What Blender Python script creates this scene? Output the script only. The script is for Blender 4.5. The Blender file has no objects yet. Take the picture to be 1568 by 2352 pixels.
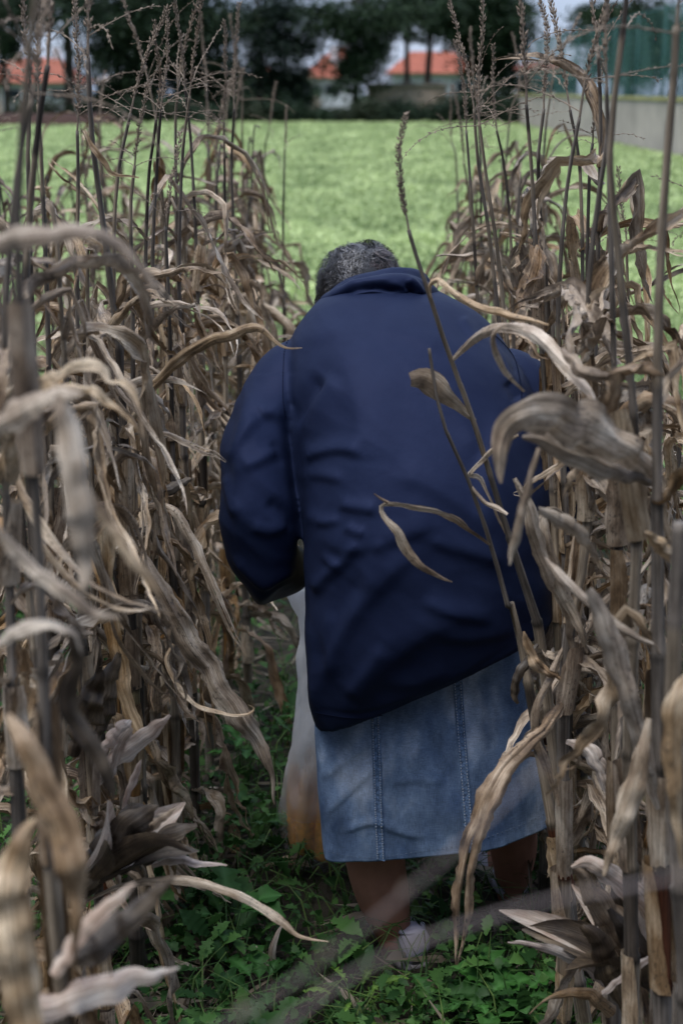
import bpy, bmesh, math, random
import numpy as np
from mathutils import Vector, Matrix, noise

# ---------------------------------------------------------------- camera, sky, sun, exposure
scene = bpy.context.scene
CAMH, FPX = 1.65, 3267.0
PITCH = math.atan(970 / FPX)
CP, SP = math.cos(PITCH), math.sin(PITCH)
cam_d = bpy.data.cameras.new('camera')
cam = bpy.data.objects.new('camera', cam_d)
scene.collection.objects.link(cam)
scene.camera = cam
cam.location = (0, 0, CAMH)
cam.rotation_euler = (math.radians(90) - PITCH, 0, 0)
cam_d.sensor_fit = 'VERTICAL'
cam_d.sensor_height = 36.0
cam_d.lens = 36.0 * FPX / 2352
cam_d.clip_start = 0.05
cam_d.clip_end = 3000
cam_d.dof.use_dof = True
cam_d.dof.focus_distance = 2.55
cam_d.dof.aperture_fstop = 4.0
cam_d.dof.aperture_blades = 0

world = bpy.data.worlds.new('World')
scene.world = world
world.use_nodes = True
SUN_EL, SUN_AZ = math.radians(70), math.radians(235)   # azimuth clockwise from +Y
wn, wl = world.node_tree.nodes, world.node_tree.links
wn.clear()
wo = wn.new('ShaderNodeOutputWorld')
bg = wn.new('ShaderNodeBackground'); bg.inputs['Strength'].default_value = 0.1
sky = wn.new('ShaderNodeTexSky'); sky.sky_type = 'NISHITA'; sky.sun_disc = False
sky.sun_elevation = SUN_EL; sky.sun_rotation = SUN_AZ
tc = wn.new('ShaderNodeTexCoord')
mp = wn.new('ShaderNodeMapping'); mp.inputs['Scale'].default_value = (1.2, 1.2, 3.6)
nz = wn.new('ShaderNodeTexNoise'); nz.inputs['Scale'].default_value = 2.6; nz.inputs['Detail'].default_value = 6
rp = wn.new('ShaderNodeValToRGB')
rp.color_ramp.elements[0].position = 0.36; rp.color_ramp.elements[0].color = (1.9, 2.55, 4.0, 1)
rp.color_ramp.elements[1].position = 0.66; rp.color_ramp.elements[1].color = (4.3, 4.9, 6.3, 1)
mx = wn.new('ShaderNodeMix'); mx.data_type = 'RGBA'; mx.inputs[0].default_value = 0.82
wl.new(tc.outputs['Generated'], mp.inputs[0]); wl.new(mp.outputs[0], nz.inputs['Vector'])
wl.new(nz.outputs[0], rp.inputs[0]); wl.new(sky.outputs[0], mx.inputs[6]); wl.new(rp.outputs[0], mx.inputs[7])
sxz = wn.new('ShaderNodeSeparateXYZ'); wl.new(tc.outputs['Generated'], sxz.inputs[0])
zr = wn.new('ShaderNodeMapRange'); zr.inputs['From Min'].default_value = 0.05; zr.inputs['From Max'].default_value = 1.0
zr.inputs['To Min'].default_value = 1.15; zr.inputs['To Max'].default_value = 2.3
wl.new(sxz.outputs[2], zr.inputs[0])
vm = wn.new('ShaderNodeVectorMath'); vm.operation = 'SCALE'; wl.new(mx.outputs[2], vm.inputs[0]); ybk = wn.new('ShaderNodeMapRange'); ybk.interpolation_type = 'SMOOTHSTEP'   # sky dimmed low behind the camera, added to cut frontal fill light
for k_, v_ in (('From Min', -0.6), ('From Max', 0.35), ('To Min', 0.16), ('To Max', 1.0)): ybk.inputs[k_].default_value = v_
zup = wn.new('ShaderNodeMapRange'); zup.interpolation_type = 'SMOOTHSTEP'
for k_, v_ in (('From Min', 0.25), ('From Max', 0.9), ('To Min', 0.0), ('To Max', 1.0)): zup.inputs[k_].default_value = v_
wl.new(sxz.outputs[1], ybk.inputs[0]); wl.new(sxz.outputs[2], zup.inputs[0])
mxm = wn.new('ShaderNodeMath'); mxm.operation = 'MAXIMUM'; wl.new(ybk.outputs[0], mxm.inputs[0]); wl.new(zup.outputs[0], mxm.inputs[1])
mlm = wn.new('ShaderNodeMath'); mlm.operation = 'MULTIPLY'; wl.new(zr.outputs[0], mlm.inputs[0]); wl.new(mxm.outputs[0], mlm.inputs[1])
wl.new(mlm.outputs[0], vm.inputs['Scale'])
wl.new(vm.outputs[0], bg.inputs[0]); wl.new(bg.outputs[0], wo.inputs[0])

sun_d = bpy.data.lights.new('sun', 'SUN'); sun_d.energy = 2.0; sun_d.angle = math.radians(32)
sun_d.color = (1.0, 0.97, 0.93)
sun = bpy.data.objects.new('sun', sun_d); scene.collection.objects.link(sun)
sdir = Vector((math.sin(SUN_AZ) * math.cos(SUN_EL), math.cos(SUN_AZ) * math.cos(SUN_EL), math.sin(SUN_EL)))
sun.rotation_euler = sdir.to_track_quat('Z', 'Y').to_euler()

scene.view_settings.view_transform = 'Standard'
scene.view_settings.look = 'None'
scene.view_settings.gamma = 1
scene.view_settings.exposure = 0.55
scene.cycles.max_bounces = 6
scene.cycles.transparent_max_bounces = 8
scene.cycles.sample_clamp_indirect = 4

# ---------------------------------------------------------------- helpers
def P(px, py, Y):
    u = (1176 - py) / FPX
    x = (px - 784) / FPX
    dy = CP + u * SP
    return np.array([x / dy * Y, Y, CAMH + (-SP + u * CP) / dy * Y])

def proj(a):
    a = np.asarray(a, float)
    d = a - np.array([0, 0, CAMH])
    dep = d[..., 1] * CP - d[..., 2] * SP
    up = d[..., 1] * SP + d[..., 2] * CP
    return 784 + FPX * d[..., 0] / dep, 1176 - FPX * up / dep

def inside(poly, x, y):
    c = False
    n = len(poly)
    for i in range(n):
        x1, y1 = poly[i]; x2, y2 = poly[(i + 1) % n]
        if (y1 > y) != (y2 > y) and x < (x2 - x1) * (y - y1) / (y2 - y1) + x1:
            c = not c
    return c

def norm(v):
    v = np.asarray(v, float)
    n = np.linalg.norm(v, axis=-1, keepdims=True)
    return v / np.maximum(n, 1e-9)

def resample(pts, n):
    """Catmull-Rom through pts (any number of columns), n samples."""
    p = np.asarray(pts, float)
    if len(p) == 2:
        t = np.linspace(0, 1, n)[:, None]
        return p[0] * (1 - t) + p[1] * t
    q = np.vstack([2 * p[0] - p[1], p, 2 * p[-1] - p[-2]])
    seg = len(p) - 1
    d = np.linalg.norm(np.diff(p[:, :3], axis=0), axis=1)
    cum = np.concatenate([[0], np.cumsum(d)]); cum /= cum[-1]
    out = []
    for t in np.linspace(0, 1, n):
        i = min(max(np.searchsorted(cum, t, side='right') - 1, 0), seg - 1)
        f = (t - cum[i]) / max(cum[i + 1] - cum[i], 1e-9)
        a, b, c, e = q[i], q[i + 1], q[i + 2], q[i + 3]
        out.append(0.5 * (2 * b + (c - a) * f + (2 * a - 5 * b + 4 * c - e) * f * f + (3 * b - a - 3 * c + e) * f ** 3))
    return np.array(out)

def mesh_from(name, v, f, mat, uv=None, col=None, smooth=True):
    me = bpy.data.meshes.new(name)
    me.from_pydata([tuple(x) for x in np.asarray(v, float)], [], [tuple(int(i) for i in x) for x in f])
    if mat: me.materials.append(mat)
    if smooth: me.polygons.foreach_set('use_smooth', [True] * len(me.polygons))
    if uv is not None:
        lay = me.uv_layers.new(name='UVMap')
        idx = np.empty(len(me.loops), dtype=np.int32); me.loops.foreach_get('vertex_index', idx)
        lay.data.foreach_set('uv', np.asarray(uv, np.float32)[idx].ravel())
    if col is not None:
        ca = me.color_attributes.new('Col', 'FLOAT_COLOR', 'POINT')
        c4 = np.ones((len(v), 4), np.float32); c4[:, :3] = col
        ca.data.foreach_set('color', c4.ravel())
    me.update()
    return me

def fast_mesh(name, verts, quads, mat, col=None, smooth=False):
    """all-quad mesh through foreach_set for the big foliage masses"""
    verts = np.asarray(verts, np.float32); quads = np.asarray(quads, np.int32)
    k = quads.shape[1]
    me = bpy.data.meshes.new(name)
    me.vertices.add(len(verts)); me.vertices.foreach_set('co', verts.ravel())
    me.loops.add(quads.size); me.loops.foreach_set('vertex_index', quads.ravel())
    me.polygons.add(len(quads))
    me.polygons.foreach_set('loop_start', np.arange(0, quads.size, k, dtype=np.int32))
    me.update(calc_edges=True)
    if smooth: me.polygons.foreach_set('use_smooth', np.ones(len(quads), bool))
    me.materials.append(mat)
    if col is not None:
        ca = me.color_attributes.new('Col', 'FLOAT_COLOR', 'POINT')
        c4 = np.ones((len(verts), 4), np.float32); c4[:, :3] = col
        ca.data.foreach_set('color', c4.ravel())
    me.validate(clean_customdata=False)
    me.update()
    return me

def link(name, me, parent=None, loc=(0, 0, 0)):
    o = bpy.data.objects.new(name, me)
    scene.collection.objects.link(o)
    o.location = loc
    if parent: o.parent = parent
    return o

def thing(name, label, cat, loc=(0, 0, 0), group=None):
    o = bpy.data.objects.new(name, None)
    scene.collection.objects.link(o)
    o.location = loc; o.empty_display_size = 0.05
    o['label'] = label; o['category'] = cat
    if group: o['group'] = group
    return o

def kind(o, k):
    o['kind'] = k
    return o

class MB:
    def __init__(s): s.v, s.f, s.uv, s.c, s.n = [], [], [], [], 0
    def add(s, v, f, uv=None, c=None):
        v = np.asarray(v, float)
        s.v.append(v); s.f += [tuple(int(i) + s.n for i in x) for x in f]
        s.uv.append(np.zeros((len(v), 2)) if uv is None else np.asarray(uv, float))
        s.c.append(np.ones((len(v), 3)) if c is None else np.broadcast_to(np.asarray(c, float), (len(v), 3)))
        s.n += len(v)
    def box(s, x0, x1, y0, y1, z0, z1):
        v = [(x0, y0, z0), (x1, y0, z0), (x1, y1, z0), (x0, y1, z0), (x0, y0, z1), (x1, y0, z1), (x1, y1, z1), (x0, y1, z1)]
        s.add(v, [(0, 3, 2, 1), (4, 5, 6, 7), (0, 1, 5, 4), (1, 2, 6, 5), (2, 3, 7, 6), (3, 0, 4, 7)])
    def tube(s, pts, rad, k=8, c=None, cap=True):
        p = np.asarray(pts, float); n = len(p)
        rad = np.broadcast_to(np.asarray(rad, float), (n,))
        T = norm(np.gradient(p, axis=0))
        ref = np.array([0, 0, 1.0]) if abs(T[0][2]) < 0.9 else np.array([1.0, 0, 0])
        A = norm(np.cross(T[0], ref)); vs = []; uvs = []
        ln = np.concatenate([[0], np.cumsum(np.linalg.norm(np.diff(p, axis=0), axis=1))])
        for i in range(n):
            A = norm(A - T[i] * np.dot(A, T[i])); B = np.cross(T[i], A)
            for j in range(k):
                a = 2 * math.pi * j / k
                vs.append(p[i] + rad[i] * (math.cos(a) * A + math.sin(a) * B))
                uvs.append((j / k * 0.06, ln[i]))
        fs = [(i * k + j, i * k + (j + 1) % k, (i + 1) * k + (j + 1) % k, (i + 1) * k + j) for i in range(n - 1) for j in range(k)]
        if cap:
            fs.append(tuple(range(k - 1, -1, -1))); fs.append(tuple((n - 1) * k + j for j in range(k)))
        if c is not None and np.ndim(c) == 2: c = np.repeat(np.asarray(c, float), k, axis=0)
        s.add(vs, fs, uvs, c)
    def mesh(s, name, mat, smooth=True, off=None, uv=True, col=False):
        v = np.vstack(s.v)
        if off is not None: v = v - np.asarray(off)
        return mesh_from(name, v, s.f, mat, np.vstack(s.uv) if uv else None, np.vstack(s.c) if col else None, smooth)
    def build(s, name, mat, parent=None, smooth=True, off=None, uv=True, col=False):
        if off is None and parent is not None: off = np.array(parent.location)
        return link(name, s.mesh(name, mat, smooth, off, uv, col), parent)

def nval(x, y, z=0.0): return noise.noise(Vector((x, y, z)))

# ---------------------------------------------------------------- materials
def new_mat(name):
    m = bpy.data.materials.new(name); m.use_nodes = True
    n = m.node_tree.nodes; b = n['Principled BSDF']
    return m, n, m.node_tree.links, b

def ramp(n, stops):
    r = n.new('ShaderNodeValToRGB'); e = r.color_ramp.elements
    while len(e) < len(stops): e.new(0.5)
    for k, (p, c) in zip(e, stops): k.position = p; k.color = (*c, 1)
    return r

def mixc(n, l, fac, a, b, mode='MIX'):
    m = n.new('ShaderNodeMix'); m.data_type = 'RGBA'; m.blend_type = mode
    for s, v in ((0, fac), (6, a), (7, b)):
        if hasattr(v, 'links'): l.new(v, m.inputs[s])
        elif isinstance(v, (int, float)): m.inputs[s].default_value = v
        else: m.inputs[s].default_value = (*v, 1)
    return m.outputs[2]

def tex(n, l, src, scale, sc=(1, 1, 1), detail=4, rough=0.55, kind_='noise'):
    mp = n.new('ShaderNodeMapping'); mp.inputs['Scale'].default_value = sc
    l.new(src, mp.inputs[0])
    t = n.new('ShaderNodeTexNoise'); t.inputs['Scale'].default_value = scale
    t.inputs['Detail'].default_value = detail; t.inputs['Roughness'].default_value = rough
    l.new(mp.outputs[0], t.inputs['Vector'])
    return t.outputs[0]

def bump(n, l, b, h, strength, dist):
    bp = n.new('ShaderNodeBump'); bp.inputs['Strength'].default_value = strength; bp.inputs['Distance'].default_value = dist
    l.new(h, bp.inputs['Height']); l.new(bp.outputs[0], b.inputs['Normal'])
    return bp

def leaf_mat(name, dark, mid, lite, spots=0.5, trans=0.12):
    m, n, l, b = new_mat(name)
    uv = n.new('ShaderNodeUVMap').outputs[0]
    oi = n.new('ShaderNodeObjectInfo')
    add = n.new('ShaderNodeVectorMath'); add.operation = 'ADD'
    cmb = n.new('ShaderNodeCombineXYZ')
    mul = n.new('ShaderNodeMath'); mul.operation = 'MULTIPLY'; mul.inputs[1].default_value = 37.0
    l.new(oi.outputs['Random'], mul.inputs[0]); l.new(mul.outputs[0], cmb.inputs[0]); l.new(mul.outputs[0], cmb.inputs[2])
    l.new(uv, add.inputs[0]); l.new(cmb.outputs[0], add.inputs[1]); v = add.outputs[0]
    fib = tex(n, l, v, 1.0, (520, 9, 1), 3)
    pat = tex(n, l, v, 1.0, (34, 12, 1), 5, 0.65)
    r1 = ramp(n, [(0.28, dark), (0.47, mid), (0.68, lite)])
    l.new(pat, r1.inputs[0])
    r2 = ramp(n, [(0.33, (0.50, 0.45, 0.40)), (0.60, (1.18, 1.16, 1.13))])
    l.new(fib, r2.inputs[0])
    c = mixc(n, l, 0.9, r1.outputs[0], r2.outputs[0], 'MULTIPLY')
    sp = tex(n, l, v, 1.0, (230, 120, 1), 3, 0.7)
    rs = ramp(n, [(0.36, (1, 1, 1)), (0.46, (0, 0, 0))]); l.new(sp, rs.inputs[0])
    big = tex(n, l, v, 1.0, (25, 7, 1), 3)
    rb = ramp(n, [(0.40, (0, 0, 0)), (0.60, (spots, spots, spots))]); l.new(big, rb.inputs[0])
    fac = n.new('ShaderNodeMath'); fac.operation = 'MULTIPLY'
    l.new(rs.outputs[0], fac.inputs[0]); l.new(rb.outputs[0], fac.inputs[1])
    c = mixc(n, l, fac.outputs[0], c, (0.045, 0.032, 0.024))
    hv = n.new('ShaderNodeMapRange'); l.new(oi.outputs['Random'], hv.inputs[0])
    hv.inputs['To Min'].default_value = 0.68; hv.inputs['To Max'].default_value = 1.3
    gr = n.new('ShaderNodeHueSaturation'); l.new(c, gr.inputs['Color']); l.new(hv.outputs[0], gr.inputs['Value'])
    sv = n.new('ShaderNodeMath'); sv.operation = 'FRACT'
    m2 = n.new('ShaderNodeMath'); m2.operation = 'MULTIPLY'; m2.inputs[1].default_value = 7.31
    l.new(oi.outputs['Random'], m2.inputs[0]); l.new(m2.outputs[0], sv.inputs[0])
    mr = n.new('ShaderNodeMapRange'); l.new(sv.outputs[0], mr.inputs[0])
    mr.inputs['To Min'].default_value = 0.75; mr.inputs['To Max'].default_value = 1.15
    l.new(mr.outputs[0], gr.inputs['Saturation'])
    l.new(gr.outputs[0], b.inputs['Base Color'])
    b.inputs['Roughness'].default_value = 0.5
    b.inputs['Specular IOR Level'].default_value = 0.45
    ad = n.new('ShaderNodeMath'); ad.operation = 'ADD'; l.new(fib, ad.inputs[0]); l.new(pat, ad.inputs[1])
    bump(n, l, b, ad.outputs[0], 0.9, 0.002)
    tr = n.new('ShaderNodeBsdfTranslucent'); l.new(gr.outputs[0], tr.inputs[0])
    ms = n.new('ShaderNodeMixShader'); ms.inputs[0].default_value = trans
    out = n['Material Output']
    l.new(b.outputs[0], ms.inputs[1]); l.new(tr.outputs[0], ms.inputs[2]); l.new(ms.outputs[0], out.inputs[0])
    return m

M_LEAF = leaf_mat('dry_leaf', (0.11, 0.068, 0.036), (0.40, 0.295, 0.19), (0.74, 0.625, 0.47), 0.75)
M_LEAFB = leaf_mat('dry_leaf_brown', (0.060, 0.034, 0.017), (0.26, 0.17, 0.092), (0.56, 0.43, 0.29), 0.85)
M_HUSKD = leaf_mat('husk_dark', (0.016, 0.012, 0.010), (0.058, 0.042, 0.028), (0.16, 0.12, 0.075), 0.9, 0.05)
M_HUSKP = leaf_mat('husk_pale', (0.34, 0.20, 0.14), (0.62, 0.50, 0.41), (0.82, 0.76, 0.68), 0.25, 0.25)

def col_mat(name, rough=0.7, nscale=(350, 6, 1), amp=0.6, bmp=0.5, spec=0.3):
    m, n, l, b = new_mat(name)
    a = n.new('ShaderNodeVertexColor'); a.layer_name = 'Col'
    uv = n.new('ShaderNodeUVMap').outputs[0]
    t = tex(n, l, uv, 1.0, nscale, 4, 0.6)
    t2 = tex(n, l, uv, 1.0, (40, 9, 1), 4, 0.6)
    r = ramp(n, [(0.3, (1 - amp,) * 3), (0.7, (1 + amp * 0.6,) * 3)]); l.new(t, r.inputs[0])
    c = mixc(n, l, 1.0, a.outputs[0], r.outputs[0], 'MULTIPLY')
    r3 = ramp(n, [(0.36, (0.34, 0.32, 0.30)), (0.62, (1.2, 1.2, 1.2))]); l.new(t2, r3.inputs[0])
    c = mixc(n, l, 0.8, c, r3.outputs[0], 'MULTIPLY')
    l.new(c, b.inputs['Base Color']); b.inputs['Roughness'].default_value = rough
    b.inputs['Specular IOR Level'].default_value = spec
    bump(n, l, b, t, bmp, 0.001)
    return m
M_STEM = col_mat('corn_stem', 0.6)

def simple_mat(name, color, rough=0.8, nscale=3.0, amp=0.3, bmp=0.0, bscale=40, bdist=0.01, metal=0.0, spec=0.3):
    m, n, l, b = new_mat(name)
    g = n.new('ShaderNodeTexCoord').outputs['Object']
    t = tex(n, l, g, nscale, (1, 1, 1), 5, 0.6)
    d = tuple(c * (1 - amp) for c in color); u = tuple(min(1, c * (1 + amp)) for c in color)
    r = ramp(n, [(0.32, d), (0.68, u)]); l.new(t, r.inputs[0]); l.new(r.outputs[0], b.inputs['Base Color'])
    b.inputs['Roughness'].default_value = rough; b.inputs['Metallic'].default_value = metal
    b.inputs['Specular IOR Level'].default_value = spec
    if bmp:
        t2 = tex(n, l, g, bscale, (1, 1, 1), 5, 0.6); bump(n, l, b, t2, bmp, bdist)
    return m
M_TASSEL = simple_mat('tassel', (0.28, 0.22, 0.165), 0.8, 60, 0.5)

def foliage_mat(name, trans=0.25, rough=0.55):
    m, n, l, b = new_mat(name)
    a = n.new('ShaderNodeVertexColor'); a.layer_name = 'Col'
    l.new(a.outputs[0], b.inputs['Base Color']); b.inputs['Roughness'].default_value = rough
    b.inputs['Specular IOR Level'].default_value = 0.25
    tr = n.new('ShaderNodeBsdfTranslucent'); l.new(a.outputs[0], tr.inputs[0])
    ms = n.new('ShaderNodeMixShader'); ms.inputs[0].default_value = trans
    l.new(b.outputs[0], ms.inputs[1]); l.new(tr.outputs[0], ms.inputs[2]); l.new(ms.outputs[0], n['Material Output'].inputs[0])
    return m
M_FOL = foliage_mat('foliage')
M_NEEDLE = foliage_mat('pine_needles', 0.08, 0.7)
M_BARK = simple_mat('bark', (0.05, 0.038, 0.03), 0.9, 3, 0.4, 0.5, 20, 0.02)

# ---------------------------------------------------------------- setting: ground
GX0, GX1 = -150, 150
m, n, l, b = new_mat('soil')
g = n.new('ShaderNodeTexCoord').outputs['Object']
t = tex(n, l, g, 6.0, (1, 1, 1), 8, 0.65)
t2 = tex(n, l, g, 0.25, (1, 1, 1), 3, 0.5)
r = ramp(n, [(0.3, (0.016, 0.014, 0.009)), (0.7, (0.045, 0.038, 0.022))]); l.new(t, r.inputs[0])
r2 = ramp(n, [(0.35, (0.03, 0.06, 0.015)), (0.65, (0.055, 0.10, 0.03))]); l.new(t, r2.inputs[0])
sx = n.new('ShaderNodeSeparateXYZ'); l.new(g, sx.inputs[0])
mr = n.new('ShaderNodeMapRange'); l.new(sx.outputs[1], mr.inputs[0]); mr.inputs['From Min'].default_value = 6; mr.inputs['From Max'].default_value = 12
c = mixc(n, l, mr.outputs[0], r.outputs[0], r2.outputs[0])
l.new(c, b.inputs['Base Color']); b.inputs['Roughness'].default_value = 0.95
bump(n, l, b, t, 0.8, 0.03)
M_SOIL = m
nx, ny = 60, 80
ys = np.concatenate([np.linspace(-12, 8, 50), np.geomspace(8.5, 400, 30)])
xs = np.concatenate([np.linspace(-300, -5, 10), np.linspace(-4.6, 4.6, 50), np.linspace(5, 300, 10)])
gv, gf = [], []
for yy in ys:
    for xx in xs:
        z = 0.03 * nval(xx * 1.3, yy * 1.3) if abs(xx) < 5 and yy < 9 else 0.0
        if 0.5 < yy < 8 and abs(xx) < 5:
            z += 0.02 * math.exp(-((abs(xx - 0.0) - 0.42) / 0.18) ** 2)
        gv.append((xx, yy, z))
W_ = len(xs)
for i in range(len(ys) - 1):
    for j in range(W_ - 1):
        gf.append((i * W_ + j, i * W_ + j + 1, (i + 1) * W_ + j + 1, (i + 1) * W_ + j))
kind(link('ground', mesh_from('ground', gv, gf, M_SOIL)), 'structure')

# ---------------------------------------------------------------- foliage scatter
rng = np.random.default_rng(5)
def scatter_quads(cen, size, nrm_up=0.5, aspect=0.5, rg=rng):
    """one rhombic leaf per centre; returns verts, quads"""
    n_ = len(cen)
    d = rg.normal(size=(n_, 3)); d[:, 2] += nrm_up * 2
    nn = norm(d)
    a = norm(np.cross(nn, rg.normal(size=(n_, 3))))
    b_ = np.cross(nn, a)
    s = size[:, None] if np.ndim(size) else size
    v = np.stack([cen - a * s, cen + b_ * s * aspect, cen + a * s, cen - b_ * s * aspect], axis=1).reshape(-1, 3)
    q = np.arange(4 * n_).reshape(-1, 4)
    return v, q

def field_points(n_, y0, y1, rg, spread=0.27, pw=1.0):
    """points in the camera's ground wedge, density falling with distance"""
    u = rg.random(n_)
    Y = y0 * (y1 / y0) ** u
    X = (rg.random(n_) * 2 - 1) * (Y * spread + 0.5)
    return X, Y

def build_crop():
    Xs, Ys = field_points(520000, 3.0, 72.0, rng)
    keep = ~((Xs > -2.05) & (Xs < 1.0) & (Ys < 7.3)) & (Xs < 8.4)
    Xs, Ys = Xs[keep], Ys[keep]
    sc = 0.008 + 0.0011 * Ys
    h = np.array([nval(x * 0.9, y * 0.5) + 0.5 * nval(x * 3.1, y * 1.6, 4) for x, y in zip(Xs, Ys)])
    top = (0.16 + 0.09 * h) * np.where(Xs > 7.5, .6, 1)
    Z = top * (0.35 + 0.65 * rng.random(len(Xs)) ** 0.5)
    v, q = scatter_quads(np.stack([Xs, Ys, Z], 1), sc * (0.6 + 0.8 * rng.random(len(Xs))), 0.5, 0.6)
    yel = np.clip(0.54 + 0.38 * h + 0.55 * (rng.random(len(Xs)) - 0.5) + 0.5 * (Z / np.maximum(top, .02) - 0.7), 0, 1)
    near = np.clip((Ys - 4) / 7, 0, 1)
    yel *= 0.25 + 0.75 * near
    c0, c1 = np.array([0.13, 0.22, 0.07]), np.array([0.70, 0.82, 0.39])
    col = c0 + (c1 - c0) * yel[:, None]
    me = fast_mesh('crop_field', v, q, M_FOL, np.repeat(col, 4, 0))
    o = link('crop_field', me); kind(o, 'stuff')
    o['label'] = 'bright yellow-green low crop covering the open field'; o['category'] = 'crop'
build_crop()

def lobed_leaf(n_lobes=4, w=0.5):
    """template leaf along +x, length 1: outline pairs either side of a midrib"""
    k = n_lobes * 2 + 2
    v = []; f = []
    for i in range(k + 1):
        t = i / k
        env = math.sin(math.pi * min(1, t * 0.93 + 0.05)) ** 0.7 * w * (0.45 + 0.75 * t) * (1.25 - 0.6 * max(0, t - .75) / .25)
        lob = env * (1.0 if i % 2 else 0.66)
        if i == k: lob = 0.01
        zz = -0.45 * t * t + 0.20 * t + (.05 if i % 2 else -.03)
        v += [(t, -lob, zz + 0.10 * lob), (t, 0, zz - 0.03), (t, lob, zz + 0.10 * lob)]
    for i in range(k):
        a = i * 3
        f += [(a, a + 3, a + 4, a + 1), (a + 1, a + 4, a + 5, a + 2)]
    return np.array(v), np.array(f)

def fine_leaf(n_lobes, w, seed):
    rg_ = random.Random(seed); k = 30; v = []; f = []; ph = rg_.uniform(0, 6.28)
    for i in range(k + 1):
        t = i / k
        env = w * math.sin(math.pi * min(1, t ** .8 * .94 + .05)) ** .8 * (.55 + .6 * t)
        lob = env * (.72 + .28 * math.cos(2 * math.pi * n_lobes * t + math.pi)) * (1 + .12 * (i % 2)) + .012
        if i == k: lob = .004
        bend = -.55 * t * t + .25 * t
        for j, s_ in enumerate((-1, -.5, 0, .5, 1)):
            lb = lob * (1 + .12 * math.sin(ph + i * 1.3) * (1 if s_ > 0 else -1))
            v.append((t, lb * s_, bend + .30 * abs(lb * s_) - (.012 if s_ == 0 else 0) + .035 * math.sin(2 * math.pi * n_lobes * t + abs(s_) * 3 + ph) * abs(s_)))
    for i in range(k):
        for j in range(4): f.append((i * 5 + j, (i + 1) * 5 + j, (i + 1) * 5 + j + 1, i * 5 + j + 1))
    return np.array(v), np.array(f)

def rot_mats(az, el, roll):
    ca, sa, ce, se, cr, sr = np.cos(az), np.sin(az), np.cos(el), np.sin(el), np.cos(roll), np.sin(roll)
    x = np.stack([ca * ce, sa * ce, se], -1)
    y0 = np.stack([-sa, ca, 0 * ca], -1)
    z0 = np.cross(x, y0)
    y = y0 * cr[:, None] + z0 * sr[:, None]
    z = np.cross(x, y)
    return np.stack([x, y, z], axis=1)     # rows: images of the axes

def instance(tv, tf, pos, R, s):
    v = np.einsum('vk,nkj->nvj', tv, R) * s[:, None, None] + pos[:, None, :]
    q = tf[None] + (np.arange(len(pos)) * len(tv))[:, None, None]
    return v.reshape(-1, 3), q.reshape(-1, tf.shape[1])

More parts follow.
